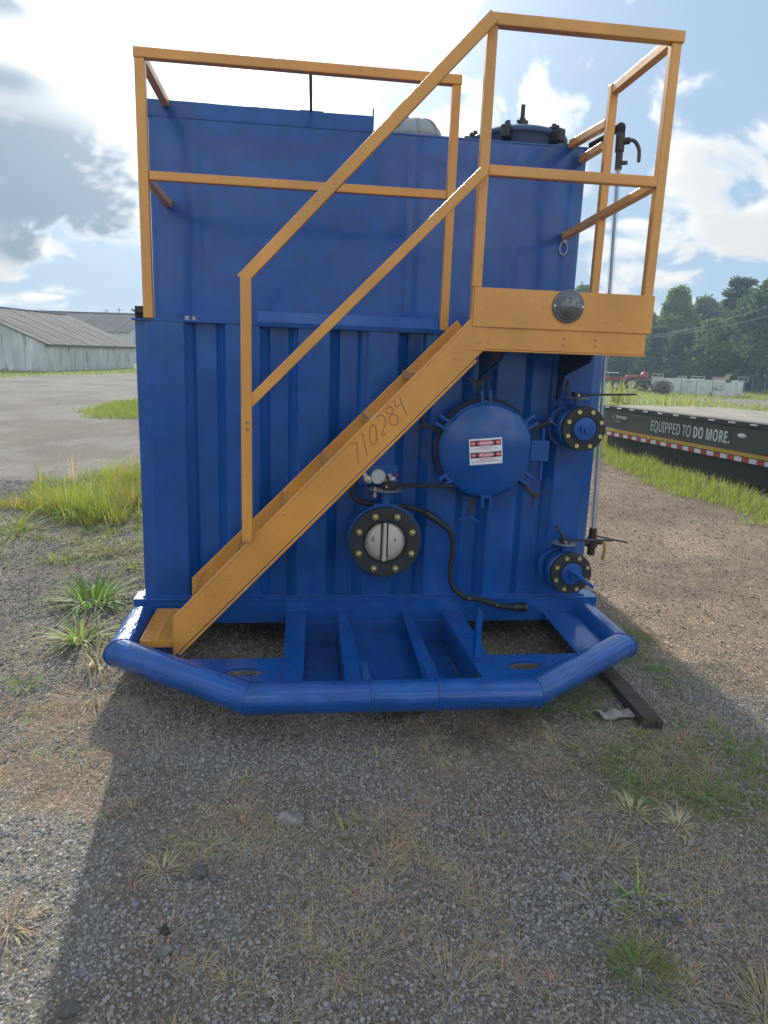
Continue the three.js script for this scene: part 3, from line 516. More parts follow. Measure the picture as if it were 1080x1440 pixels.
    for (const [px, c] of [[1.168, 0], [1.298, 1]]) {
      P('fitting', [latheZ([[0, 0], [0.021, 0], [0.021, 0.012], [0.014, 0.014], [0.014, 0.03], [0.019, 0.032], [0.019, 0.044], [0, 0.046]], px, 0.966, 0.036, 6), hexHead(px - 0.012, 0.985, 0.036, 0.012, 0.022), hexHead(px + 0.014, 0.952, 0.036, 0.010, 0.03)], c ? galvanised : stainless, gb);
    }
    P('red_tag', [rbox(1.318, 1.330, 0.975, 0.993, 0.036, 0.054, 0.003)], M(0.40, 0.04, 0.03, 0.5), gb);
    P('brass_plug', [rod(V(1.266, 0.958, 0.036), V(1.266, 0.958, 0.06), 0.010, 0.010, 10)], M(0.5, 0.28, 0.16, 0.4, 0.6), gb);
  }
  const hs = P('black_hose', [hose([[1.120, 0.955, 0.02], [1.092, 0.915, 0.05], [1.098, 0.872, 0.06], [1.150, 0.838, 0.06], [1.230, 0.826, 0.040], [1.36, 0.815, 0.03], [1.46, 0.795, 0.045], [1.516, 0.768, 0.06], [1.585, 0.725, 0.07], [1.632, 0.665, 0.075], [1.642, 0.58, 0.075], [1.638, 0.47, 0.075], [1.652, 0.385, 0.08], [1.715, 0.325, 0.085], [1.80, 0.308, 0.085], [1.90, 0.275, 0.08], [1.99, 0.255, 0.07], [2.05, 0.252, 0.06]], 0.0145, 150, 12)], rubber);
  P('hose_end', [rod(V(2.00, 0.254, 0.068), V(2.075, 0.251, 0.058), 0.021), rod(V(2.06, 0.2515, 0.06), V(2.085, 0.2505, 0.057), 0.029, 0.027, 18)], blackSteel, hs);
  P('hose_joint', [rod(V(1.492, 0.783, 0.055), V(1.535, 0.758, 0.064), 0.021), rod(V(1.535, 0.757, 0.064), V(1.605, 0.707, 0.071), 0.0165, 0.0155)], blackSteel, hs);
  for (const p of [[1.745, 0.315, 0.099], [1.905, 0.2745, 0.094]]) P('cable_tie', rod(V(p[0], p[1] - 0.006, p[2] - 0.004), V(p[0] + 0.003, p[1] + 0.002, p[2] + 0.003), 0.004, 0.003, 8), steelBright, hs);

  // two smaller flanged valves
  function smallValve(cx, cy, z, R, kind) {
    const v = P('flanged_valve', [ringZ(cx - 0.035, cy, -0.05, 0.03, 0.02, R * 1.02), latheZ([[0.03, 0.02], [R * 0.99, 0.035], [R * 1.0, z - 0.045], [R * 0.9, z - 0.03], [0.04, z - 0.03]], cx - 0.012, cy, 0, 40)], B);
    P('flange', [ringZ(cx, cy, z - 0.0285, z, 0.030, R, 0.004, 56), ringZ(cx, cy, z, z + 0.006, 0.066, 0.074, 0.002, 40)], blackIron, v);
    for (let k = 0; k < 8; k++) { const a = (k + 0.5) / 8 * 2 * Math.PI; P('bolt', [hexHead(cx + R * 0.81 * Math.cos(a), cy + R * 0.81 * Math.sin(a), z, 0.0128, 0.010, k * 1.3)], zincYellow, v); }
    if (kind) P('cap', [latheZ([[0.061, 0], [0.062, 0.008], [0.056, 0.013], [0, 0.014]], cx, cy, z, 36), rbox(cx - 0.028, cx - 0.012, cy - 0.018, cy + 0.016, z + 0.012, z + 0.026, 0.004), rbox(cx - 0.005, cx + 0.010, cy - 0.020, cy + 0.004, z + 0.012, z + 0.024, 0.004)], B, v);
    else P('cap', [latheZ([[0.060, 0], [0.061, 0.010], [0.055, 0.015], [0, 0.016]], cx, cy, z, 36), rbox(cx - 0.022, cx + 0.022, cy - 0.022, cy + 0.022, z + 0.014, z + 0.05, 0.004), bar(V(cx - 0.015, cy + 0.030, z + 0.058), V(cx + 0.098, cy - 0.055, z + 0.075), 0.020, 0.020)], B, v);
    P('neck', [rod(V(cx - 0.02, cy + R * 0.9, z - 0.075), V(cx - 0.02, cy + R + 0.036, z - 0.075), 0.020)], B, v);
    P('notch_plate', [latheY([[0, 0], [0.066, 0], [0.066, 0.005], [0, 0.005]], cx - 0.028, cy + R + 0.036, z - 0.07, 32)], galvanised, v);
    const y = cy + R + 0.054, ang = kind ? 0.10 : 0.09;
    P('lever', [rbox(cx - 0.055, cx - 0.012, y - 0.011, y + 0.013, z - 0.09, z - 0.035, 0.004), bar(V(cx - 0.03, y + 0.002, z - 0.06), V(cx + (kind ? 0.275 : 0.232), y + 0.014, z - 0.03), 0.024, 0.010, V(0, 1, 0), 0.003)], blackSteel, v);
    P('lever_bolt', [hexHead(cx - 0.036, y, z - 0.034, 0.008, 0.006)], steelBright, v);
    P('latch_rod', [kind ? rod(V(cx - 0.08, y, z - 0.09), V(cx - 0.076, y + 0.078, z - 0.09), 0.010, 0.009, 10) : rod(V(cx - 0.036, y + 0.01, z - 0.06), V(cx - 0.085, y + 0.085, z - 0.07), 0.007, 0.006, 10)], blackSteel, v);
    return v;
  }
  smallValve(2.281, 1.262, 0.16, 0.1165, 1);
  smallValve(2.297, 0.472, 0.14, 0.1150, 0);

  // clear sight tube down the right side, with a valve at each end
  const st = P('sight_tube', [rod(V(2.520, 0.64, -0.14), V(2.520, 2.66, -0.30), 0.0185, 0.0185, 20, true)], clearTube);
  P('tube_core', [rod(V(2.520, 0.64, -0.14), V(2.520, 2.66, -0.30), 0.009, 0.009, 12)], M(0.45, 0.48, 0.52, 0.5), st);
  P('top_valve', [rod(V(2.520, 2.63, -0.298), V(2.520, 2.72, -0.305), 0.019), rod(V(2.520, 2.72, -0.305), V(2.520, 2.815, -0.312), 0.024), rod(V(2.520, 2.77, -0.305), V(2.566, 2.775, -0.29), 0.018), rod(V(2.520, 2.66, -0.29), V(2.560, 2.662, -0.28), 0.012, 0.010)], M(0.06, 0.05, 0.045, 0.5, 0.4), st);
  P('valve_handle', [hose([[2.555, 2.778, -0.288], [2.590, 2.772, -0.284], [2.618, 2.735, -0.282], [2.625, 2.67, -0.282]], 0.0105, 24, 8)], M(0.09, 0.06, 0.05, 0.6), st);
  P('elbow', [hose([[2.44, 2.80, -0.52], [2.49, 2.825, -0.42], [2.514, 2.85, -0.33], [2.52, 2.846, -0.306], [2.520, 2.81, -0.308]], 0.020, 30, 14)], rubber, st);
  const lv = P('drain_valve', [rod(V(2.36, 0.575, -0.12), V(2.522, 0.575, -0.135), 0.020), rod(V(2.520, 0.50, -0.138), V(2.520, 0.66, -0.14), 0.022), rod(V(2.520, 0.55, -0.138), V(2.520, 0.60, -0.138), 0.032, 0.032, 14), rod(V(2.520, 0.575, -0.138), V(2.575, 0.578, -0.125), 0.013)], M(0.05, 0.035, 0.03, 0.6, 0.3), st);
  P('drain_handle', [hose([[2.560, 0.585, -0.128], [2.588, 0.580, -0.12], [2.592, 0.54, -0.115], [2.585, 0.475, -0.112]], 0.0085, 20, 8)], brass, st);
  P('drain_rod', [rod(V(2.54, 0.615, -0.13), V(2.72, 0.585, -0.10), 0.005, 0.005, 8)], blackSteel, st);
}
// ------------------------------------------------------------------ boards under and beside the tank
const woodMap = tex(512, (x, y) => { const v = 0.5 * tnoise(x * 4, y * 60, 60, 70) + 0.3 * tnoise(x * 10, y * 160, 160, 71) + 0.2 * tfbm(x, y, 5, 3, 72); const k = 0.15 + 0.20 * v; return [g255(k * 1.12), g255(k), g255(k * 0.9)]; }, true, 1);
const darkWood = new THREE.MeshPhysicalMaterial({ map: woodMap, roughness: 0.9, bumpMap: paintBump, bumpScale: 0.003 });
{
  const t = thing('timber', 'long dark weathered timber lying under the right end of the blue bumper', 'timber', [2.44, 0, 0]);
  const g = (x0, x1, y1) => { const b = new RoundedBoxGeometry(x1 - x0, y1, 2.1, 1, 0.004); b.translate((x0 + x1) / 2, y1 / 2, -0.08); b.rotateY(-0.03); return b; };
  part('plank', g(-0.062, 0.0, 0.062), darkWood, t); part('plank', g(0.002, 0.036, 0.046), darkWood, t);
  const k = (n, x0, x1) => { const t2 = thing('timber', n, 'timber', [(x0 + x1) / 2, 0, -1.5]); part('beam', new RoundedBoxGeometry(x1 - x0, 0.135, 0.18, 1, 0.006).translate(0, 0.07, 0), darkWood, t2); };
  k('short dark timber under the left skid runner of the tank', -0.10, 0.22); k('short dark timber under the right skid runner of the tank', 2.2, 2.55);
}
{ // crumpled sheet
  const g = new THREE.PlaneGeometry(0.16, 0.07, 20, 10), p = g.attributes.position;
  for (let i = 0; i < p.count; i++) { const x = p.getX(i), y = p.getY(i); p.setZ(i, 0.009 * Math.sin(x * 75 + 1) * (0.6 + 0.4 * Math.sin(y * 40)) + 0.012 * fbm(x * 18 + 4, y * 18, 3)); }
  const b = g.clone(); b.translate(0, 0, -0.006); g.computeVertexNormals(); b.computeVertexNormals();
  const all = [g, b]; all.forEach(q => { q.rotateX(-Math.PI / 2); q.rotateY(0.12); q.translate(2.27, height(2.27, 0.865) + 0.012, 0.865); });
  solo('crumpled_paper', all, M(0.30, 0.29, 0.26, 0.9), 'crumpled pale grey sheet lying on the grass beside the dark timber', 'paper');
}
// ------------------------------------------------------------------ stones
const stoneMap = tex(256, (x, y) => { const v = tfbm(x, y, 6, 5, 12), k = 0.50 + 0.22 * (v - 0.5) * 2; return [g255(k * 1.01), g255(k), g255(k * 0.97)]; }, true, 6);
const stoneMat = new THREE.MeshStandardMaterial({ map: stoneMap, roughness: 0.95, bumpMap: stoneMap, bumpScale: 0.004 });
function stoneGeo(seed, sx, sy, sz, det = 2) {
  const g = mergeVertices(new THREE.IcosahedronGeometry(1, det).deleteAttribute('uv').deleteAttribute('normal'), 1e-3), p = g.attributes.position;
  for (let i = 0; i < p.count; i++) { const x = p.getX(i), y = p.getY(i), z = p.getZ(i); let k = 0.72 + 0.55 * fbm(x * 1.3 + seed * 3.1 + 20, y * 1.3 + z * 1.1 + seed + 20, 3); k *= 0.92 + 0.2 * vnoise(x * 3 + seed + 9, z * 3 + y * 2 + 9); p.setXYZ(i, Math.sign(x) * Math.pow(Math.abs(x), 0.85) * k * sx, Math.sign(y) * Math.pow(Math.abs(y), 0.8) * k * sy, z * k * sz); }
  const q = g.toNonIndexed(); q.computeVertexNormals(); return q;
}
[
  [0.798, 1.472, 0.042, 0.022, 0.030, 'largest pale stone, on the gravel in front of the bumper middle', 1.6],
  [0.512, 1.720, 0.026, 0.018, 0.026, 'grey flat stone among dry grass left of the large pale stone', 0.85],
  [0.575, 1.660, 0.016, 0.011, 0.013, 'small pale round pebble just right of the grey flat stone', 1.3],
  [0.348, 1.845, 0.013, 0.010, 0.012, 'small white pebble near the left edge of the tank shadow', 1.5],
  [0.455, 2.020, 0.024, 0.018, 0.018, 'beige stone on gravel below the flat grey stone', 0.95],
  [0.448, 1.945, 0.015, 0.011, 0.012, 'dark charcoal stone on gravel just above the beige stone', 0.4],
  [0.262, 2.180, 0.026, 0.014, 0.022, 'blue grey stone in the bottom left corner of the shadow', 0.8],
  [1.665, 1.824, 0.024, 0.015, 0.015, 'white oval stone on gravel at the middle of the right half', 1.45],
  [1.935, 2.030, 0.020, 0.016, 0.015, 'bluish stone beside green weeds at lower right', 0.9],
  [1.890, 2.038, 0.019, 0.012, 0.015, 'tan stone touching the bluish stone at lower right', 1.0],
  [1.375, 0.815, 0.020, 0.016, 0.018, 'grey stone in the dark right under the bumper pipe', 1.0],
  [1.985, 1.160, 0.018, 0.013, 0.015, 'pale stone on gravel left of the green grass', 1.2],
  [0.680, 1.440, 0.014, 0.010, 0.014, 'white pebble left of the large pale stone', 1.4],
  [0.560, 1.360, 0.017, 0.010, 0.014, 'grey pebble in the shade in front of the left bumper bend', 0.9],
].forEach(([x, z, a, b, c, label, k], i) => {
  const m = stoneMat.clone(); m.color.setRGB(0.62 * k, 0.62 * k, 0.61 * k); if (k > 1) m.color.setRGB(Math.min(1, 0.62 * k), Math.min(1, 0.61 * k), Math.min(1, 0.59 * k));
  const g = stoneGeo(i + 1, a, b, c); g.rotateY(i * 1.7 * (i > 0)); g.translate(x, height(x, z) + b * 0.35, z); solo('stone', g, m, label, 'stone');
});
// loose gravel: small stones in their thousands
{
  rnd = mulberry(41);
  const mat = new THREE.MeshStandardMaterial({ roughness: 0.95 });
  const q = new THREE.Quaternion(), e = new THREE.Euler(), m4 = new THREE.Matrix4(), col = new THREE.Color();
  const mk = (n, label, x0, x1, z0, z1, keep, s0, s1, seed) => {
    const geo = stoneGeo(seed, 1, 0.62, 0.85, 0), list = [];
    let tries = 0;
    while (list.length < n && tries++ < n * 8) { const x = rr(x0, x1), z = rr(z0, z1); if (rnd() < keep(x, z)) list.push([x, z]); }
    const im = new THREE.InstancedMesh(geo, mat, list.length);
    list.forEach(([x, z], i) => {
      const s = s0 + (s1 - s0) * Math.pow(rnd(), 3); e.set(rr(-0.5, 0.5), rr(0, 6.28), rr(-0.5, 0.5)); q.setFromEuler(e);
      m4.compose(V(x, height(x, z) + s * 0.18, z), q, V(s, s * rr(0.7, 1.1), s)); im.setMatrixAt(i, m4);
      const v = 0.145 + 0.19 * Math.pow(rnd(), 1.5), w = rr(-0.03, 0.05), rd = road(x, z), warm = Math.max(rd, 0.25) * 0.26;
      col.setRGB(v * (1.02 + w + warm), v * (1 + warm * 0.3), v * (0.98 - w * 0.7 - warm * 0.6)); im.setColorAt(i, col);
    });
    im.name = numbered('gravel'); im.castShadow = im.receiveShadow = true; scene.add(im); tag(im, label, 'gravel', null, 'stuff');
  };
  const open = (x, z) => 1 - 0.75 * smooth(0.48, 0.60, fbm(x * 1.3 + 50, z * 1.3, 5)) - 0.5 * dryness(x, z);
  mk(120000, 'loose grey gravel in front of the blue tank', -0.6, 3.2, 0.3, 2.9, open, 0.0022, 0.0085, 3);
  mk(46000, 'loose gravel left of and beneath the tank', -3.5, 2.4, -5, 0.3, (x, z) => (x < 0 ? 1 : 0.5) * open(x, z), 0.0035, 0.012, 5);
  mk(20000, 'loose tan gravel on the dirt road right of the tank', 2.5, 5.9, -9, 1.6, (x, z) => 0.8, 0.004, 0.011, 8);
}
// ------------------------------------------------------------------ grass
function bladeGeo(curve = 0.35, seg = 4, wd = 1) {
  const pos = [], idx = [];
  for (let i = 0; i <= seg; i++) { const t = i / seg, w = 0.5 * wd * (1 - t * t * 0.96) * (0.75 + 0.5 * t * (1 - t)); pos.push(-w, t * (1 - 0.25 * curve * t), curve * t * t, w, t * (1 - 0.25 * curve * t), curve * t * t); }
  for (let i = 0; i < seg; i++) { const a = i * 2; idx.push(a, a + 1, a + 2, a + 2, a + 1, a + 3); }
  const g = new THREE.BufferGeometry(); g.setAttribute('position', new THREE.Float32BufferAttribute(pos, 3)); g.setIndex(idx); g.computeVertexNormals(); return g;
}
const grassMat = new THREE.MeshPhysicalMaterial({ color: 0xffffff, roughness: 0.9, transmission: 0.5, thickness: 0, side: THREE.DoubleSide });
const dryMat = new THREE.MeshPhysicalMaterial({ color: 0xffffff, roughness: 1, transmission: 0.25, thickness: 0, side: THREE.DoubleSide });
const GREEN = [0.20, 0.31, 0.035], LIME = [0.52, 0.55, 0.05], STRAW = [0.64, 0.52, 0.33], BROWN = [0.42, 0.30, 0.20];
// blades: [x, z, height, width, heading, lean, colour]
function blades(list, geo, mat, parent, name) {
  const im = new THREE.InstancedMesh(geo, mat, list.length), m4 = new THREE.Matrix4(), q = new THREE.Quaternion(), e = new THREE.Euler(0, 0, 0, 'YXZ'), c = new THREE.Color();
  list.forEach(([x, z, h, w, a, lean, col, y], i) => { e.set(lean, a, 0); q.setFromEuler(e); m4.compose(V(x, y ?? height(x, z) - 0.004, z), q, V(w, h, h)); im.setMatrixAt(i, m4); im.setColorAt(i, c.setRGB(...col)); });
  im.name = name; im.castShadow = im.receiveShadow = true; parent.add(im); return im;
}
const bent = bladeGeo(0.55), upright = bladeGeo(0.22), flatBlade = bladeGeo(0.9, 5);
const pick = (a, b, t) => [0, 1, 2].map(k => mix(a[k], b[k], t) * rr(0.8, 1.2));
function meadow(label, n, x0, x1, z0, z1, den, hOf, wid, colOf, lean = 0.35, geo = bent, mat = grassMat) {
  const list = []; let t = 0;
  while (list.length < n && t++ < n * 30) { const x = rr(x0, x1), z = rr(z0, z1), d = den(x, z); if (rnd() < d) list.push([x, z, hOf(x, z) * rr(0.5, 1.1), wid * rr(0.7, 1.3), rr(0, 6.28), rr(-lean, lean), colOf(x, z)]); }
  tag(blades(list, geo, mat, scene, numbered('grass')), label, 'grass', null, 'stuff');
}
// many small clumps: each a fan of blades from one root
function clumps(label, n, per, x0, x1, z0, z1, den, hOf, wid, colOf, lean, geo, mat, rad) {
  const list = []; let t = 0, k = 0;
  while (k < n && t++ < n * 40) {
    const x = rr(x0, x1), z = rr(z0, z1), d = den(x, z); if (rnd() > d) continue; k++;
    const size = rr(0.35, 1.25), m = Math.max(3, Math.round(per * size * rr(0.5, 1.3))), base = colOf(x, z), dir = rr(0, 6.28);
    for (let i = 0; i < m; i++) { const a = rnd() < 0.4 ? dir + rr(-0.7, 0.7) : rr(0, 6.283), r = rad * size * Math.sqrt(rnd()), xx = x + Math.sin(a) * r, zz = z + Math.cos(a) * r, q = rr(0.75, 1.25); list.push([xx, zz, hOf(x, z) * size * rr(0.45, 1.2), wid * rr(0.6, 1.3), a + rr(-0.5, 0.5), lean * rr(0.15, 1), base.map(v => v * q)]); }
  }
  tag(blades(list, geo, mat, scene, numbered('grass')), label, 'grass', null, 'stuff');
}
rnd = mulberry(77);
const tallH = (x, z) => 0.08 + 0.40 * fbm(x * 2.1, z * 2.1 + 4, 3) * smooth(-2.8, -0.9, x);
clumps('tall yellow green grass left of the tank beside the gravel lot', 950, 18, -2.8, 0, -6.2, -2.4, (x, z) => Z.tall(x, z) * (0.15 + smooth(0.40, 0.56, fbm(x * 2.6 + 2, z * 2.6, 3))), tallH, 0.0075, () => rnd() < 0.15 ? pick(STRAW, LIME, rnd()) : pick(GREEN, LIME, rr(0.3, 1)), 0.75, upright, grassMat, 0.07);
clumps('sparse weedy grass on the ground left of the tank', 620, 16, -3, 0.02, -4.2, 0.3, (x, z) => Z.weeds(x, z) * smooth(0.42, 0.55, fbm(x * 3, z * 3, 3)), () => 0.13, 0.006, () => rnd() < 0.35 ? pick(STRAW, BROWN, rnd()) : pick(GREEN, LIME, rnd() * 0.7), 1.25, bent, grassMat, 0.05);
meadow('green grass patch far down the gravel lot left of the tank', 16000, -6, -0.6, -22, -12, Z.patch, () => 0.15, 0.014, () => pick(GREEN, LIME, rnd() * 0.75), 0.6);
meadow('bright grass verge between the dirt road and the flatbed trailer', 52000, 5.2, 10.5, -16, 2, (x, z) => Z.verge(x, z) * (x > 6.25 && z > -9.3 ? smooth(6.75, 6.25, x) : 1), (x, z) => 0.10 + 0.26 * smooth(5.8, 6.4, x) * fbm(x * 1.7, z * 1.7, 3), 0.010, () => rnd() < 0.08 ? pick(STRAW, BROWN, rnd()) : pick(GREEN, LIME, rr(0.2, 1)), 0.5);
clumps('short grass around the dark timber at right of the bumper', 950, 17, 1.6, 3.2, -0.8, 1.9, Z.near, () => 0.062, 0.0034, () => rnd() < 0.2 ? pick(STRAW, BROWN, rnd()) : pick(GREEN, GREEN, rnd()), 1.25, bent, grassMat, 0.035);
meadow('strip of mown grass along the foot of the grey barn', 9000, -26, -7, -50, -27, Z.barnStrip, () => 0.14, 0.05, () => pick(GREEN, LIME, rnd() * 0.7));
meadow('lit field grass beyond the trailer and before the trees', 22000, 8, 48, -56, -16, Z.field, () => 0.20, 0.05, () => rnd() < 0.2 ? pick(STRAW, LIME, rnd()) : pick(GREEN, LIME, rnd()));
const matted = (x, z) => dryness(x, z) * smooth(0.42, 0.58, fbm(x * 6, z * 6, 3));
clumps('matted dead brown grass over the gravel in front of the tank', 3800, 22, -0.7, 2.9, 0.6, 2.9, matted, () => 0.060, 0.0017, () => pick(BROWN, STRAW, Math.pow(rnd(), 1.1)), 1.5, flatBlade, dryMat, 0.03);
meadow('thin straw scattered over the shaded gravel', 9000, -0.8, 3.0, -0.2, 2.9, (x, z) => 0.25 + 0.6 * smooth(0.42, 0.58, fbm(x * 2.2 + 30, z * 2.2, 4)), () => 0.045, 0.0014, () => pick(BROWN, STRAW, rnd()), 1.55, flatBlade, dryMat);
meadow('brown twigs and bark bits lying on the dirt road', 2200, 2.8, 5.9, -8, 1.6, (x, z) => road(x, z) * smooth(0.5, 0.62, fbm(x * 1.7 + 3, z * 1.7, 4)), () => 0.06, 0.006, () => pick([0.10, 0.07, 0.05], BROWN, rnd()), 1.57, flatBlade, dryMat);
clumps('dry straw litter on the sunlit ground left of the bumper', 110, 18, -1.3, 0.1, -0.4, 2.4, (x, z) => 0.8 * smooth(0.48, 0.6, fbm(x * 3 + 11, z * 3, 4)), () => 0.075, 0.0018, () => pick(BROWN, STRAW, rr(0.2, 1)), 1.5, flatBlade, dryMat, 0.03);

// single tufts
function tuft(label, x, z, n, h, w, cA, cB, lean, geo, mat, spread = 0.03) {
  const t = thing('grass_tuft', label, 'grass tuft', [x, height(x, z), z]), gs = [], c = [];
  const q = new THREE.Quaternion(), e = new THREE.Euler(0, 0, 0, 'YXZ'), m4 = new THREE.Matrix4();
  for (let i = 0; i < n; i++) { const a = rr(0, 6.283), r = spread * Math.sqrt(rnd()), hh = h * rr(0.45, 1.15); e.set(lean * rr(0.1, 1), a, 0); q.setFromEuler(e); const g = geo.clone(); m4.compose(V(Math.sin(a) * r, -0.004, Math.cos(a) * r), q, V(w * rr(0.7, 1.3), hh, hh)); g.applyMatrix4(m4); const col = pick(cA, cB, rnd()), arr = new Float32Array(g.attributes.position.count * 3); for (let k = 0; k < arr.length; k += 3) arr.set(col, k); g.setAttribute('color', new THREE.BufferAttribute(arr, 3)); gs.push(g.toNonIndexed()); }
  const m = new THREE.Mesh(mergeGeometries(gs), mat); m.name = 'blades'; m.castShadow = m.receiveShadow = true; t.add(m);
  return t;
}
const tuftMat = grassMat.clone(); tuftMat.vertexColors = true; const dryTuft = dryMat.clone(); dryTuft.vertexColors = true;
const WEED = [0.27, 0.45, 0.07], PALE = [0.46, 0.50, 0.14];
tuft('broad leaved bright green tuft just left of the skid corner', -0.45, -0.68, 130, 0.30, 0.015, WEED, GREEN, 1.25, bent, tuftMat, 0.12);
tuft('yellow green broad grass tuft left of the bumper corner', -0.36, -0.10, 55, 0.25, 0.016, WEED, PALE, 1.15, bent, tuftMat, 0.08);
tuft('pale yellowed grass tuft touching the left bumper corner', -0.20, 0.20, 22, 0.20, 0.012, PALE, STRAW, 1.2, bent, tuftMat, 0.06);
tuft('small green tuft on sunlit gravel left of the straw', -0.45, 0.46, 50, 0.09, 0.007, WEED, GREEN, 0.9, bent, tuftMat, 0.05);
tuft('single tiny green sprout at the far left of the gravel', -0.33, 0.78, 6, 0.06, 0.006, WEED, PALE, 0.5, upright, tuftMat, 0.01);
tuft('straw coloured dead grass beneath the left bumper bend', -0.13, 0.52, 90, 0.16, 0.005, STRAW, BROWN, 1.35, bent, dryTuft, 0.14);
tuft('tall seeding weed stalk rising over the gravel lot', -1.75, -4.7, 7, 0.62, 0.008, LIME, STRAW, 0.35, upright, tuftMat, 0.03);
tuft('second tall weed stalk left of the yellow green grass', -2.05, -4.5, 9, 0.42, 0.010, LIME, GREEN, 0.4, upright, tuftMat, 0.04);
tuft('wide leaved weed between the tall grass and bare gravel', -1.30, -3.0, 26, 0.34, 0.016, LIME, GREEN, 0.8, bent, tuftMat, 0.1);
tuft('spreading green weed at the left picture edge', -1.60, -2.5, 30, 0.36, 0.014, LIME, GREEN, 0.9, bent, tuftMat, 0.1);
tuft('golden dry tuft in the middle of the left shade', 0.40, 1.70, 70, 0.075, 0.0032, STRAW, STRAW, 1.35, bent, dryTuft, 0.03);
tuft('golden dry tuft in sunlight at the bottom left edge', 0.02, 1.90, 110, 0.10, 0.0035, STRAW, BROWN, 1.3, bent, dryTuft, 0.05);
tuft('grey green tuft in shade before the bumper middle', 1.14, 1.13, 60, 0.075, 0.0035, GREEN, STRAW, 1.2, bent, dryTuft, 0.05);
tuft('pale sprout of two leaves in shade before the left bumper bend', 0.62, 1.22, 7, 0.08, 0.005, PALE, LIME, 0.6, bent, tuftMat, 0.012);
tuft('long bladed green sprout right of the large pale stone', 0.985, 1.56, 12, 0.10, 0.005, GREEN, PALE, 1.1, bent, tuftMat, 0.02);
tuft('rusty brown dead weed under the bumper right of centre', 1.62, 0.98, 160, 0.08, 0.0026, BROWN, [0.16, 0.10, 0.06], 1.35, bent, dryTuft, 0.10);
tuft('straw tuft at the edge of the green grass', 2.03, 1.53, 80, 0.085, 0.0035, STRAW, PALE, 1.2, bent, dryTuft, 0.04);
tuft('golden fan of dry grass below the green grass', 2.17, 1.60, 75, 0.075, 0.0035, STRAW, STRAW, 1.1, bent, dryTuft, 0.025);
tuft('pale green leafy sprout at lower right beside the stones', 1.86, 1.94, 30, 0.13, 0.006, PALE, GREEN, 1.0, bent, tuftMat, 0.04);
tuft('yellowed leafy weed left of the stones at lower right', 1.74, 1.92, 28, 0.12, 0.0045, PALE, STRAW, 1.2, bent, tuftMat, 0.05);
tuft('mossy green clump near the bottom edge', 1.735, 2.19, 230, 0.10, 0.003, [0.22, 0.22, 0.05], GREEN, 0.9, bent, tuftMat, 0.06);
tuft('mossy green clump in the bottom right corner', 2.02, 2.33, 260, 0.10, 0.003, [0.24, 0.23, 0.05], STRAW, 1.0, bent, tuftMat, 0.08);
tuft('olive patch of short weed right of the bottom middle', 1.47, 1.66, 170, 0.07, 0.0028, [0.20, 0.20, 0.05], STRAW, 1.2, bent, tuftMat, 0.08);
tuft('weed growing in the gap behind the right gusset plate', 1.88, 0.22, 40, 0.16, 0.006, WEED, GREEN, 1.1, bent, tuftMat, 0.08);
tuft('weeds in the dark gap behind the left gusset plate', 0.55, 0.25, 30, 0.12, 0.005, GREEN, BROWN, 1.1, bent, tuftMat, 0.10);
tuft('olive tangle of weed right of the pale leafy sprouts', 1.83, 1.74, 90, 0.11, 0.0035, [0.24, 0.26, 0.07], STRAW, 1.25, bent, tuftMat, 0.07);
tuft('pinkish dry tuft above the bottom edge left of centre', 0.98, 2.05, 150, 0.075, 0.002, STRAW, BROWN, 1.4, bent, dryTuft, 0.09);
tuft('pinkish dry tuft at the bottom edge right of centre', 1.22, 2.18, 150, 0.075, 0.002, STRAW, BROWN, 1.4, bent, dryTuft, 0.09);
tuft('reddish dead weed in front of the right bumper bend', 1.78, 1.32, 150, 0.06, 0.0018, BROWN, [0.30, 0.19, 0.13], 1.45, bent, dryTuft, 0.12);
tuft('brown matted tuft right of the large pale stone', 1.10, 1.52, 140, 0.06, 0.0018, BROWN, STRAW, 1.45, bent, dryTuft, 0.10);
tuft('pale bent straw stalk lying before the right bumper bend', 1.93, 1.02, 9, 0.20, 0.0045, PALE, STRAW, 1.45, flatBlade, dryTuft, 0.02);

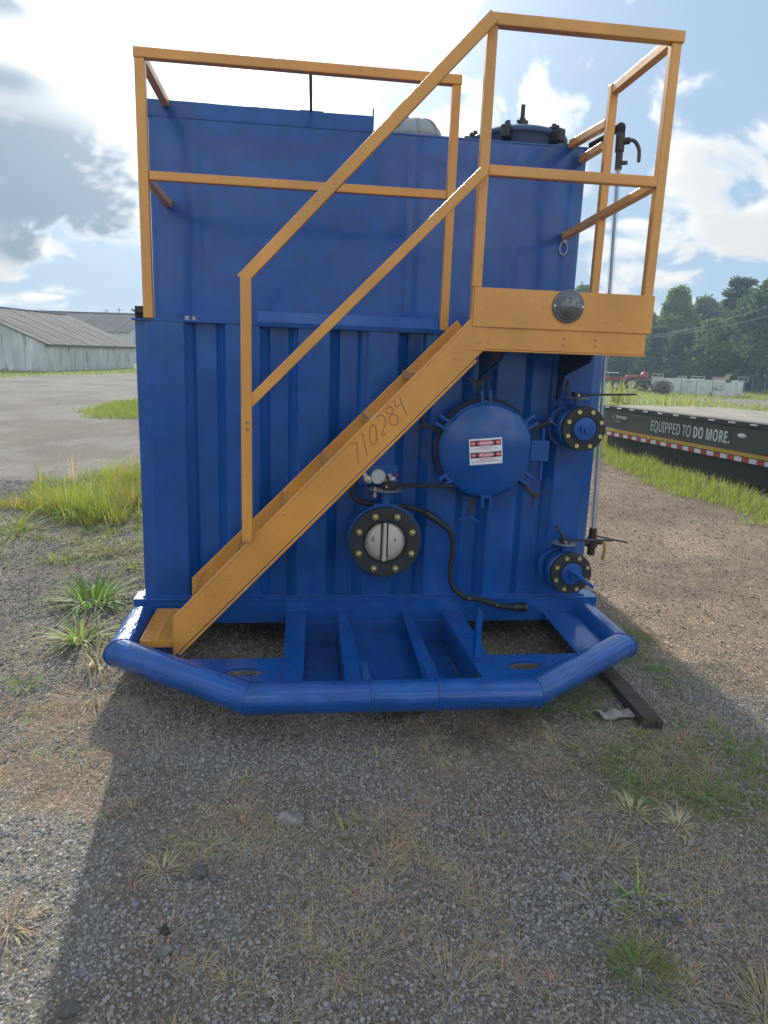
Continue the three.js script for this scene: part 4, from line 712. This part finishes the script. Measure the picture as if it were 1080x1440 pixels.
// ------------------------------------------------------------------ flatbed trailer
{
  const T = thing('flatbed_trailer', 'low flatbed trailer with pale deck, dark green lettered side, yellow stripe and red white tape', 'trailer', [6.49, 0, -8.76]);
  T.rotation.order = 'YXZ'; T.rotation.y = -1.512; T.rotation.z = 0.018;
  const P = (n, g, m, parent = T, o) => part(n, g, m, parent, o);
  const darkGreen = M(0.022, 0.032, 0.022, 0.45, 0, { clearcoat: 0.3, bumpMap: paintBump, bumpScale: 0.0008 }), black = M(0.012, 0.013, 0.013, 0.6), yel = M(0.55, 0.33, 0.03, 0.5), red = M(0.42, 0.035, 0.025, 0.35), white = M(0.66, 0.68, 0.70, 0.3);
  const L = 9.5;
  P('side_panel', [rbox(-0.35, L, 0.44, 0.765, -0.05, 0, 0.003)], darkGreen);
  P('rub_rail', [rbox(-0.36, L, 0.768, 0.846, -0.06, 0.035, 0.006)], black);
  for (let k = 0; k < 22; k++) P('stake_plate', [rbox(-0.12 + k * 0.44, 0.02 + k * 0.44, 0.808, 0.824, 0.0355, 0.043, 0.002)], white);
  P('stripe', [rbox(-0.35, L, 0.386, 0.4385, -0.045, 0.004, 0.002)], yel);
  P('lower_rail', [rbox(-0.35, L, 0.30, 0.3855, -0.05, 0, 0.002)], black);
  for (let k = 0; k < 66; k++) P('reflective_tape', [rbox(-0.34 + k * 0.15, -0.1905 + k * 0.15, 0.312, 0.374, 0.0002, 0.003, 0.0008)], k % 2 ? red : white);
  const boardMap = tex(512, (x, y) => { const v = 0.5 * tnoise(x * 3, y * 50, 50, 91) + 0.5 * tfbm(x, y, 6, 4, 92), k = 0.60 + 0.20 * (v - 0.5) * 2; return [g255(k), g255(k * 0.96), g255(k * 0.88)]; }, true, 0.7);
  const boards = [0.85, 1, 1.12].map(k => { const m = new THREE.MeshStandardMaterial({ map: boardMap, roughness: 0.85 }); m.color.setRGB(0.9 * Math.min(k, 1.1), 0.88 * Math.min(k, 1.1), 0.84 * Math.min(k, 1.1)); return m; });
  for (let k = 0; k < 12; k++) { const r = Math.max(0, 0.5 - k * 0.2); P('deck_board', [rbox(-0.34 + (k === 0 ? 0.32 : k === 1 ? 0.10 : 0), L, 0.81, 0.850 + (k % 3) * 0.0015, -0.062 - (k + 1) * 0.2, -0.062 - k * 0.2 - 0.006, 0.003)], boards[(k * 7) % 3]); }
  P('far_rail', [rbox(-0.36, L, 0.768, 0.846, -2.53, -2.465, 0.006), rbox(-0.37, -0.345, 0.62, 0.846, -2.46, -0.062, 0.004)], black);
  P('underframe', [rbox(-0.1, L, 0.45, 0.78, -1.0, -0.8), rbox(-0.1, L, 0.45, 0.78, -1.8, -1.6), rbox(-0.3, L, 0.70, 0.805, -2.4, -0.07)], black);
  for (const wx of [6.3, 7.4]) for (const wz of [-0.32, -2.2]) {
    const w = P('wheel', [latheZ([[0.18, -0.12], [0.27, -0.13], [0.31, -0.1], [0.315, 0], [0.31, 0.1], [0.27, 0.13], [0.18, 0.12]], wx, 0.315, wz, 36)], rubber); P('rim', [latheZ([[0, 0.05], [0.08, 0.06], [0.12, 0.03], [0.17, 0.08], [0.18, 0.11]], wx, 0.315, wz, 28)], galvanised, w);
  }
  P('underside_shade_beam', [rbox(-0.2, L, 0.02, 0.298, -0.36, -0.10, 0.01), rbox(-0.2, L, 0.02, 0.44, -2.35, -2.2, 0.01)], black);  // added black beams, standing in for the deep shade under the bed
  P('jack_leg', [rbox(0.6, 0.7, 0.0, 0.7, -1.25, -1.15)], black);
  const ml = P('marker_lamp', [latheZ([[0.036, 0], [0.034, 0.018], [0.018, 0.028], [0, 0.03]], 1.42, 0.372, 0.0035, 20)], M(0.45, 0.10, 0.02, 0.25));
  P('oval_lamp', [latheZ([[0.05, 0], [0.048, 0.012], [0.02, 0.018], [0, 0.018]], 0, 0, 0, 24).scale(1.7, 0.6, 1).translate(3.66, 0.655, 0.0005)], M(0.75, 0.76, 0.74, 0.3));
  const print = (name, w, h, cx, cy, draw) => {
    const cv = document.createElement('canvas'); cv.width = 1024; cv.height = Math.round(1024 * h / w); const c = cv.getContext('2d'); c.fillStyle = '#282f28'; c.fillRect(0, 0, cv.width, cv.height); draw(c, cv.width, cv.height);
    const t = new THREE.CanvasTexture(cv); t.colorSpace = THREE.SRGBColorSpace; t.anisotropy = 8;
    const g = new THREE.PlaneGeometry(w, h); g.translate(cx, cy, 0.0035); P(name, [g], new THREE.MeshPhysicalMaterial({ map: t, roughness: 0.45 }), T, { keepUV: true });
  };
  print('lettering', 2.06, 0.235, 2.42, 0.612, (c, w, h) => { c.fillStyle = '#cfd4cf'; c.textBaseline = 'alphabetic'; c.save(); c.scale(1, 1.0); c.font = `${Math.round(h * 0.98)}px sans-serif`; c.fillText('EQUIPPED TO', 8, h * 0.88, w * 0.545); c.font = `bold ${Math.round(h * 0.98)}px sans-serif`; c.fillText('DO MORE.', w * 0.575, h * 0.88, w * 0.415); c.restore(); });
  print('emblem', 0.62, 0.17, 0.36, 0.64, (c, w, h) => { c.fillStyle = '#cdd2cc'; c.font = `bold ${Math.round(h * 0.56)}px sans-serif`; c.fillText('Vermeer', w * 0.30, h * 0.54, w * 0.66); c.font = `${Math.round(h * 0.26)}px sans-serif`; c.fillText('Midwest', w * 0.30, h * 0.90, w * 0.30); c.lineWidth = h * 0.07; c.strokeStyle = '#9aa29a'; c.beginPath(); c.moveTo(w * 0.06, h * 0.2); c.lineTo(w * 0.13, h * 0.5); c.lineTo(w * 0.13, h * 0.88); c.moveTo(w * 0.13, h * 0.5); c.lineTo(w * 0.22, h * 0.12); c.lineTo(w * 0.24, h * 0.72); c.stroke(); });
}

// ------------------------------------------------------------------ barns
const clad = tex(512, (x, y) => { const s = tnoise(x * 26, y * 3, 26, 140), v = 0.5 * s + 0.5 * tfbm(x, y, 7, 5, 141), rust = smooth(0.62, 0.8, 0.6 * tnoise(x * 60, y * 4, 60, 150) + 0.4 * tfbm(x, y, 9, 4, 151)); const k = 0.78 + 0.16 * (v - 0.5) * 2; return [g255(mix(k, 0.40, rust * 0.6)), g255(mix(k * 1.0, 0.38, rust * 0.6)), g255(mix(k * 0.99, 0.36, rust * 0.6))]; }, true, 0.16);
const roofTex = tex(512, (x, y) => { const v = tfbm(x, y, 8, 5, 170), s = tnoise(x * 40, y * 5, 40, 171), k = 0.31 + 0.12 * (v - 0.5) * 2 + 0.08 * (s - 0.5); return [g255(k * 1.0), g255(k * 0.97), g255(k * 0.94)]; }, true, 0.14);
const wallMat = new THREE.MeshStandardMaterial({ map: clad, roughness: 0.85 }), roofMat = new THREE.MeshStandardMaterial({ map: roofTex, roughness: 0.92 });
const roofMats = [0.82, 0.92, 1].map(k => { const m = roofMat.clone(); m.color.setScalar(k); return m; });
function barn(label, x, z, rotY, len, hw, eave, ridge, panelW) {
  // own axes: x runs from the near eave corner across the gable (to -2hw), -z runs along the building
  const T = thing('barn', label, 'barn', [x, 0, z]); T.rotation.y = rotY;
  const P = (n, g, m, parent = T) => part(n, g, m, parent);
  const gable = s => { const g = plate([[-2 * hw, -0.3], [0, -0.3], [0, eave], [-hw, ridge], [-2 * hw, eave]], 'z', 0, 0.06); g.translate(0, 0, s); return g; };
  const ga = P('gable_wall', gable(-0.06), wallMat); P('gable_wall', gable(-len), wallMat);
  const bw = 0.6; for (let k = 0; k * bw < 2 * hw - 0.1; k++) { const xx = -k * bw, hh = eave + (ridge - eave) * (1 - Math.abs(xx + hw) / hw) - 0.06; P('batten', [rbox(xx - 0.05, xx - 0.01, -0.3, Math.max(hh, 0.4), 0.0, 0.018, 0.003)], wallMat, ga); }
  const sw = P('side_wall', [rbox(-0.06, 0, -0.3, eave, -len + 0.062, -0.062, 0.003)], wallMat); P('side_wall', [rbox(-2 * hw, -2 * hw + 0.06, -0.3, eave, -len + 0.062, -0.062, 0.003)], wallMat);
  for (let k = 1; k * 0.9 < len; k++) P('batten', [rbox(0.001, 0.022, -0.3, eave - 0.05, -k * 0.9 - 0.03, -k * 0.9 + 0.01, 0.003)], wallMat, sw);
  const s = Math.hypot(hw + 0.25, (ridge - eave) * (hw + 0.25) / hw), ang = Math.atan2(ridge - eave, hw);
  let n = 0;
  for (let zz = -0.15; zz < len + 0.1; zz += panelW, n++) for (const side of [1, -1]) {
    const g = new RoundedBoxGeometry(s, 0.035, panelW - 0.012, 1, 0.01), rib = new RoundedBoxGeometry(s, 0.02, 0.05, 1, 0.006).translate(0, 0.022, panelW / 2 - 0.03);
    const all = mergeGeometries([g, rib]); all.translate(s / 2, 0.03 + (n % 2) * 0.006, 0); all.rotateZ(-ang); if (side < 0) all.rotateY(Math.PI); all.translate(-hw, ridge + 0.02, -zz - panelW / 2);
    P('roof_panel', [all], roofMats[(n * 5 + (side > 0)) % 3]);
  }
  P('ridge_cap', [rbox(-hw - 0.16, -hw + 0.16, ridge + 0.03, ridge + 0.10, -len - 0.1, 0.12, 0.02)], roofMat);
  P('fascia', [rbox(0.10, 0.14, eave - 0.16, eave - 0.02, -len, 0.05, 0.006)], M(0.20, 0.19, 0.18, 0.8));
  return T;
}
barn('long low grey metal barn at left with rusty streaked walls and ribbed roof', -13.02, -37.94, -Math.atan2(0.168, 0.986), 12.3, 5, 1.53, 3.5, 1.0);
barn('farther pale roofed barn standing behind the end of the grey barn', -13.0, -79.0, Math.PI / 2 - 0.26, 34, 5, 2.85, 4.75, 1.5);
for (const [az, R, h, label] of [[-14.15, 92, 5.7, 'thin dark mast behind the barn roofs, left one'], [-13.25, 92, 5.9, 'thin dark mast behind the barn roofs, right one beside the tank']]) {
  const x = CAM.x + R * Math.sin(az * D2R), z = CAM.z - R * Math.cos(az * D2R), t = thing('mast', label, 'mast', [x, 0, z]), m = M(0.06, 0.06, 0.06, 0.8);
  part('pole', [rod(V(0, 0, 0), V(0, h, 0), 0.06, 0.04, 8)], m, t); part('crossbar', [rod(V(-0.35, h * 0.955, 0), V(0.35, h * 0.955, 0), 0.025, 0.025, 6)], m, t);
}

// ------------------------------------------------------------------ trees
const leafMat = new THREE.MeshPhysicalMaterial({ color: 0xffffff, roughness: 0.95, transmission: 0.5, thickness: 0, side: THREE.DoubleSide });
const barkMat = M(0.07, 0.055, 0.045, 0.95, 0, { bumpMap: paintBump, bumpScale: 0.02 });
const spray = (() => { rnd = mulberry(3); const gs = []; for (let i = 0; i < 7; i++) { const g = new THREE.PlaneGeometry(0.34, 0.20, 2, 1); const p = g.attributes.position; for (let k = 0; k < p.count; k++) { const x = p.getX(k); p.setY(k, p.getY(k) * (1 - Math.pow(Math.abs(x) / 0.2, 2) * 0.8)); p.setZ(k, -x * x * 1.2); } g.rotateX(rr(-1.2, 1.2)); g.rotateY(rr(0, 6.28)); g.rotateZ(rr(-0.8, 0.8)); g.translate(rr(-0.4, 0.4), rr(-0.3, 0.3), rr(-0.4, 0.4)); g.deleteAttribute('uv'); gs.push(g.toNonIndexed()); } const m = mergeGeometries(gs); m.computeVertexNormals(); return m; })();
function tree(name, label, x, z, h, r, kind, cA, cB, n, seed, group) {
  rnd = mulberry(seed); const t = thing(name, label, 'tree', [x, 0, z], group), y0 = kind === 'pine' ? h * 0.10 : kind === 'high' ? h * 0.16 : h * 0.06;
  const limbs = [rod(V(0, -0.2, 0), V(rr(-0.1, 0.1), h * 0.55, rr(-0.1, 0.1)), 0.022 * h + 0.05, 0.014 * h, 12), rod(V(0, h * 0.53, 0), V(rr(-0.1, 0.1), h * 0.93, 0), 0.014 * h, 0.03, 9)];
  const clumps = [];
  if (kind === 'pine') { const tiers = 11; for (let k = 0; k < tiers; k++) { const f = k / (tiers - 1), R = r * (1 - f * 0.93) * rr(0.8, 1.15), m = Math.round(8 - 4 * f); for (let j = 0; j < m; j++) { const a = rr(0, 6.28), rad = R * rr(0.45, 1); clumps.push([Math.cos(a) * rad, y0 + (h - y0) * f - rad * 0.22, Math.sin(a) * rad, 0.42 + 0.35 * (1 - f), 0.22]); if (k < 9) limbs.push(rod(V(0, y0 + (h - y0) * f, 0), V(Math.cos(a) * rad * 0.9, y0 + (h - y0) * f - rad * 0.2, Math.sin(a) * rad * 0.9), 0.045, 0.015, 6)); } } }
  else { const m = 85; for (let k = 0; k < m; k++) { const f = Math.pow(rnd(), 0.85), a = rr(0, 6.28), prof = Math.sin(Math.PI * Math.min(1, 0.16 + f * 0.84)) * (0.85 + 0.3 * vnoise(a * 1.5 + seed, f * 4)), rad = r * prof * (1 - 0.25 * f) * Math.sqrt(rr(0.12, 1)) * rr(0.8, 1.15); const c = [Math.cos(a) * rad, y0 + (h - y0) * f * 0.97, Math.sin(a) * rad, r * rr(0.09, 0.22), rr(0.6, 1.3)]; clumps.push(c); if (k % 4 === 0) limbs.push(rod(V(0, Math.max(h * 0.12, c[1] * 0.62), 0), V(c[0] * 0.9, c[1], c[2] * 0.9), 0.008 * h, 0.02, 6)); } }
  part('trunk', limbs, barkMat, t);
  const im = new THREE.InstancedMesh(spray, leafMat, n), m4 = new THREE.Matrix4(), q = new THREE.Quaternion(), e = new THREE.Euler(), c = new THREE.Color();
  const tint = clumps.map(() => rr(0, 1));
  for (let i = 0; i < n; i++) {
    const k = Math.floor(rnd() * clumps.length), [cx, cy, cz, R, fl] = clumps[k]; let a, b, d; do { a = rr(-1, 1); b = rr(-1, 1); d = rr(-1, 1); } while (a * a + b * b + d * d > 1);
    const s = rr(0.55, 1.15) * (kind === 'pine' ? 0.75 : 0.9); e.set(rr(-0.6, 0.6), rr(0, 6.28), rr(-0.6, 0.6)); q.setFromEuler(e); m4.compose(V(cx + a * R * 1.25, cy + b * R * 1.25 * fl, cz + d * R * 1.25), q, V(s, s, s)); im.setMatrixAt(i, m4);
    const f = Math.min(1, Math.max(0, tint[k] * 0.6 + rnd() * 0.4)); im.setColorAt(i, c.setRGB(mix(cA[0], cB[0], f), mix(cA[1], cB[1], f), mix(cA[2], cB[2], f)));
  }
  im.name = 'crown'; im.castShadow = im.receiveShadow = true; t.add(im); return t;
}
const at = (az, R) => [CAM.x + R * Math.sin(az * D2R), CAM.z - R * Math.cos(az * D2R)];
const G1 = [0.105, 0.185, 0.052], G2 = [0.20, 0.30, 0.065], S1 = [0.07, 0.13, 0.066], S2 = [0.11, 0.175, 0.085], O1 = [0.14, 0.17, 0.055], O2 = [0.22, 0.24, 0.075];
tree('broadleaf_tree', 'dark green tree nearest the platform, left end of the tree row', ...at(26.3, 74), 6.6, 2.8, 'round', G1, G2, 2600, 101);
tree('broadleaf_tree', 'tall light green tree with a peaked crown behind the concrete wall', ...at(28.5, 71), 8.1, 2.9, 'round', G1, G2, 3400, 102);
tree('broadleaf_tree', 'dense mid green tree behind and between the two tallest ones', ...at(30.3, 73), 7.5, 3.0, 'round', G1, S2, 3000, 103);
tree('pine_tree', 'tallest dark pine with thin peaked top at right', ...at(32.5, 60), 7.8, 3.2, 'pine', S1, S2, 5600, 104);
tree('broadleaf_tree', 'tree at the right picture edge with a bare visible trunk', ...at(34.5, 54), 7.0, 3.2, 'high', S1, G1, 3000, 105);
tree('spruce_tree', 'bluish spruce low in front of the tree row, left one', ...at(27.3, 60), 4.3, 1.7, 'pine', S1, S2, 1900, 106);
tree('spruce_tree', 'bluish spruce directly behind the middle of the concrete wall', ...at(29.1, 58), 4.0, 1.8, 'pine', S1, S2, 1900, 107);
tree('broadleaf_tree', 'olive yellowish tree in front of the tall pine', ...at(31.1, 57), 4.7, 2.1, 'round', O1, O2, 2400, 108);
tree('broadleaf_tree', 'tree whose top shows just above the yellow platform', ...at(21.8, 70), 8.4, 2.6, 'round', G1, G2, 2400, 109);
tree('broadleaf_tree', 'dark low tree seen below the yellow platform beside the tank', ...at(24.3, 66), 4.2, 2.3, 'round', S1, G1, 1900, 110);
tree('broadleaf_tree', 'dark tree filling the right edge behind the pine', ...at(33.9, 70), 7.4, 3.2, 'round', S1, G1, 2400, 111);
tree('broadleaf_tree', 'tree in the back row filling the gap left of the pine top', ...at(31.4, 80), 7.9, 3.2, 'round', G1, G2, 2400, 114);
tree('broadleaf_tree', 'tree in the back row between the two left tall crowns', ...at(29.5, 80), 7.3, 2.8, 'round', G1, S2, 2200, 115);
tree('broadleaf_tree', 'low dark bush tree beneath the pine at right', ...at(32.0, 64), 3.4, 2.2, 'round', S1, G1, 1700, 112);
tree('broadleaf_tree', 'low dark bush tree filling the gap beside the right trunk', ...at(36.2, 62), 5.0, 2.6, 'round', S1, G1, 1800, 113);
for (const [az, R, n, label] of [[24.9, 31, 26, 'tall yellow green weed just right of the tank edge'], [25.5, 30, 20, 'second yellow green weed right of the tank edge'], [28.4, 31, 16, 'small yellow weed in front of the wire roll'], [29.9, 27, 14, 'small yellow weed before the middle of the concrete wall']]) { rnd = mulberry(Math.round(az * 10)); const [x, z] = at(az, R); const t = tuft(label, x, z, n, az < 26 ? 1.15 : 0.6, 0.07, LIME, O2, 0.35, upright, tuftMat, 0.3); t.name = numbered('weed'); t.userData.category = 'weed'; }

// ------------------------------------------------------------------ things in the field
const concMap = tex(256, (x, y) => { const k = 0.78 + 0.22 * (tfbm(x, y, 5, 5, 210) - 0.5) - 0.22 * smooth(0.60, 0.78, tfbm(x, y, 9, 4, 211)); return [g255(k), g255(k * 0.99), g255(k * 0.96)]; }, true, 0.3);
const concrete = new THREE.MeshStandardMaterial({ map: concMap, roughness: 0.9 });
{
  const [x0, z0] = at(27.3, 46), [x1, z1] = at(32.6, 44.5), T = thing('concrete_wall', 'long low pale concrete bunk wall in the field with clutter on top', 'wall', [x0, 0, z0]);
  const L = Math.hypot(x1 - x0, z1 - z0); T.rotation.y = -Math.atan2(z1 - z0, x1 - x0);
  const n = 5; for (let k = 0; k < n; k++) part('wall_panel', [rbox(k * L / n + 0.01, (k + 1) * L / n - 0.01, -0.1, 0.86 + (k % 2) * 0.02, -0.12, 0.12, 0.03)], concrete, T);
  part('wall_panel', [rbox(0, L, -0.1, 0.84, -2.4, -2.2, 0.03)], concrete, T); part('end_panel', [rbox(L - 0.2, L - 0.02, -0.1, 0.90, -2.19, -0.13, 0.03)], concrete, T);
  const top = (label, u, w, mat, fn, cat = 'scrap') => { const p = T.localToWorld(V(u, 0, 0)); T.updateMatrixWorld(); const q = V(u, 0.86, 0).applyMatrix4(T.matrixWorld); const t = thing('scrap_metal', label, cat, [q.x, 0.885, q.z]); t.rotation.y = T.rotation.y; fn(t, mat); };
  T.updateMatrixWorld();
  const fr = (w, h) => (t, m) => { part('frame', [bar(V(-w / 2, 0.02, 0), V(w / 2, 0.02, 0), 0.05, 0.05), bar(V(-w / 2, h, -0.02), V(w / 2, h, -0.02), 0.045, 0.04)], m, t); for (const s of [-1, 0.1, 1]) part('post', [bar(V(s * w / 2.1, 0.03, 0.0), V(s * w / 2.1, h, -0.01), 0.035, 0.035)], m, t); };
  const pale = M(0.5, 0.5, 0.48, 0.8), tanM = M(0.42, 0.36, 0.26, 0.9), gy = M(0.3, 0.31, 0.33, 0.7);
  top('low pale metal frame on the wall, leftmost of the clutter', 0.3, 1, pale, fr(0.7, 0.20));
  top('thin white metal frame on the wall, second from its left end', 1.75, 1, pale, fr(0.5, 0.14));
  top('flat white slatted frame near the middle of the wall top', 2.65, 1, pale, fr(0.75, 0.16));
  top('tan crate frame right of the middle of the wall top', 3.75, 1, tanM, (t, m) => { fr(0.6, 0.17)(t, m); part('side', [rbox(-0.3, 0.3, 0.03, 0.13, -0.22, -0.2)], m, t); });
  top('tan upright block with notched top on the wall', 4.25, 1, tanM, (t, m) => { part('block', [rbox(-0.13, 0.13, 0, 0.26, -0.1, 0.1, 0.02), rbox(-0.05, 0.2, 0.26, 0.36, -0.08, 0.08, 0.02)], m, t); });
  top('grey wire cage frame towards the right end of the wall', 5.1, 1, gy, fr(0.55, 0.24));
  top('rust brown pump on the far right end of the wall', L - 0.12, 1, rustSteel, (t, m) => { part('body', [latheY([[0, 0], [0.14, 0], [0.15, 0.1], [0.09, 0.18], [0.06, 0.34], [0, 0.36]], 0, -0.1, 0, 16)], m, t); part('pipe', [hose([[0, 0.2, 0], [0.05, 0.42, 0], [0.14, 0.44, 0.02]], 0.025, 12, 8)], m, t); });
}
{ // red field machine
  const [x, z] = at(25.6, 47), T = thing('farm_implement', 'red farm machine with dark wheels parked in the field beside the tank edge', 'farm machine', [x, 0, z]); T.rotation.y = -0.4;
  const red = M(0.35, 0.035, 0.03, 0.5);
  part('body', [rbox(-0.2, 1.3, 0.55, 0.92, -0.4, 0.4, 0.08), rbox(-1.5, -0.2, 0.60, 0.78, -0.2, 0.2, 0.04)], red, T); part('hood', [latheZ([[0, 0.4], [0.22, 0.38], [0.26, 0.3], [0.26, -0.3], [0.22, -0.38], [0, -0.4]], 0.95, 0.92, 0, 24)], red, T);
  part('drawbar', [bar(V(-2.6, 0.45, 0), V(-1.4, 0.68, 0), 0.1, 0.1)], M(0.45, 0.42, 0.38, 0.8), T); part('canopy_sheet', [rbox(-1.7, -0.6, 1.02, 1.06, -0.4, 0.4, 0.01), bar(V(-1.2, 0.7, 0), V(-1.2, 1.03, 0), 0.05, 0.05)], M(0.6, 0.6, 0.58, 0.7), T);
  for (const [wx, wz, r] of [[0.2, 0.52, 0.42], [0.2, -0.52, 0.42], [-0.7, 0.45, 0.3], [-0.7, -0.45, 0.3]]) { const w = part('wheel', [latheZ([[r * 0.55, -0.1], [r * 0.9, -0.11], [r, -0.06], [r, 0.06], [r * 0.9, 0.11], [r * 0.55, 0.1]], wx, r, wz, 28)], rubber, T); part('rim', [latheZ([[0, 0.05], [r * 0.3, 0.06], [r * 0.55, 0.09]], wx, r, wz, 20)], M(0.5, 0.48, 0.42, 0.6), w); }
}
{ // heap of rusty bars and wire rolls
  rnd = mulberry(31); const heap = (name, label, cat, az, R, w, h, n, m) => { const [x, z] = at(az, R), t = thing(name, label, cat, [x, 0, z]); for (let i = 0; i < n; i++) { const a = rr(0, 6.28), y = h * Math.pow(rnd(), 0.8), k = w * (1 - 0.5 * y / h); part('bar', [bar(V(rr(-k, k), y, rr(-k, k)), V(rr(-k, k), y + rr(-0.15, 0.2), rr(-k, k)), rr(0.04, 0.12), rr(0.03, 0.08))], m[i % m.length], t); } };
  heap('scrap_heap', 'brown heap of rusty bars left of the concrete wall', 'scrap heap', 26.75, 45, 0.62, 0.95, 46, [rustSteel, M(0.16, 0.13, 0.10, 0.9), M(0.09, 0.08, 0.075, 0.9)]);
  heap('scrap_heap', 'pale heap of broken boards in the grass by the red machine', 'scrap heap', 25.95, 41, 0.45, 0.28, 18, [M(0.40, 0.36, 0.30, 0.9), M(0.5, 0.47, 0.42, 0.9)]);
  const [x, z] = at(28.05, 43.2), t = thing('wire_roll', 'round grey brown roll of wire fencing against the concrete wall', 'wire roll', [x, 0.36, z]); const gs = [];
  for (let k = 0; k < 26; k++) { const g = new THREE.TorusGeometry(rr(0.2, 0.40), 0.012, 5, 22); g.rotateX(rr(-0.5, 0.5)); g.rotateY(rr(-0.5, 0.5)); g.translate(rr(-0.35, 0.35), rr(-0.04, 0.06), rr(-0.15, 0.15)); gs.push(g); } part('coil', gs, M(0.14, 0.12, 0.10, 0.9), t); part('core', [latheZ([[0.1, -0.3], [0.32, -0.28], [0.32, 0.28], [0.1, 0.3]], 0, 0, 0, 20)], M(0.10, 0.085, 0.07, 0.95), t);
}
for (const [az, R, w, label] of [[33.3, 56, 0.85, 'white peaked canopy tent under the trees right of the wall'], [34.15, 57, 0.5, 'small white canopy at the right edge behind the tree trunk']]) {
  const [x, z] = at(az, R), t = thing('canopy_tent', label, 'canopy tent', [x, 0, z]); t.scale.y = 0.72; const c = new THREE.ConeGeometry(w * 1.35, 0.55, 4, 1, true); c.rotateY(Math.PI / 4); c.translate(0, 1.95, 0);
  part('canopy', [c, rbox(-w, w, 1.52, 1.68, -w, -w + 0.02), rbox(-w, w, 1.52, 1.68, w - 0.02, w)], M(0.7, 0.72, 0.75, 0.8), t); for (const a of [-1, 1]) for (const b of [-1, 1]) part('leg', [rod(V(a * w * 0.97, 0, b * w * 0.97), V(a * w * 0.97, 1.7, b * w * 0.97), 0.03, 0.03, 8)], galvanised, t);
}
{ const [x, z] = at(33.5, 72), t = thing('shed', 'dark red brown shed in shade under the trees behind the canopy', 'shed', [x, 0, z]); t.rotation.y = -0.55; part('wall', [rbox(-2.2, 2.2, 0, 1.7, -1.5, 1.5)], M(0.10, 0.035, 0.03, 0.85), t); part('roof', [plate([[-2.5, 1.71], [2.5, 1.71], [0, 2.6]], 'z', -1.7, 1.7)], M(0.12, 0.11, 0.11, 0.8), t); part('door', [rbox(-0.6, 0.6, 0.01, 1.5, 1.502, 1.54)], M(0.05, 0.045, 0.045, 0.8), t); }
{ const [x, z] = at(25.45, 92), t = thing('grain_bin', 'pale blue grey grain bin far off between the trees', 'grain bin', [x, 0, z]); part('wall', [latheY([[1.25, 0], [1.25, 1.9]], 0, 0, 0, 32)], M(0.34, 0.42, 0.50, 0.6), t); part('roof', [latheY([[1.32, 1.9], [0.15, 2.7], [0, 2.72]], 0, 0, 0, 32)], M(0.36, 0.42, 0.48, 0.6), t); }
{ const t = thing('power_line', 'pair of thin pale utility wires crossing before the trees', 'power line', [CAM.x, 0, CAM.z]); const w = M(0.35, 0.37, 0.38, 0.6);
  const pt = (az, R, el) => { const [x, z] = at(az, R); return [x - CAM.x, 1.6 + R * Math.tan(el * D2R), z - CAM.z]; };
  part('wire', [hose([pt(18, 44, 1.7), pt(25.5, 46, 1.95), pt(29, 47, 2.5), pt(32.5, 48, 3.6), pt(40, 50, 6.2)], 0.013, 60, 5)], w, t); part('wire', [hose([pt(18, 44.3, 1.5), pt(25.5, 46.3, 1.85), pt(29, 47.3, 2.3), pt(32.5, 48.3, 3.1), pt(40, 50.3, 5.2)], 0.013, 60, 5)], w, t);
  for (const az of [18, 40]) { const [x, z] = at(az, az < 20 ? 44.15 : 50.15); part('pole', [rod(V(x - CAM.x, 0, z - CAM.z), V(x - CAM.x, az < 20 ? 3.1 : 7.2, z - CAM.z), 0.12, 0.09, 12)], barkMat, t); } }
renderer.render(scene, camera);
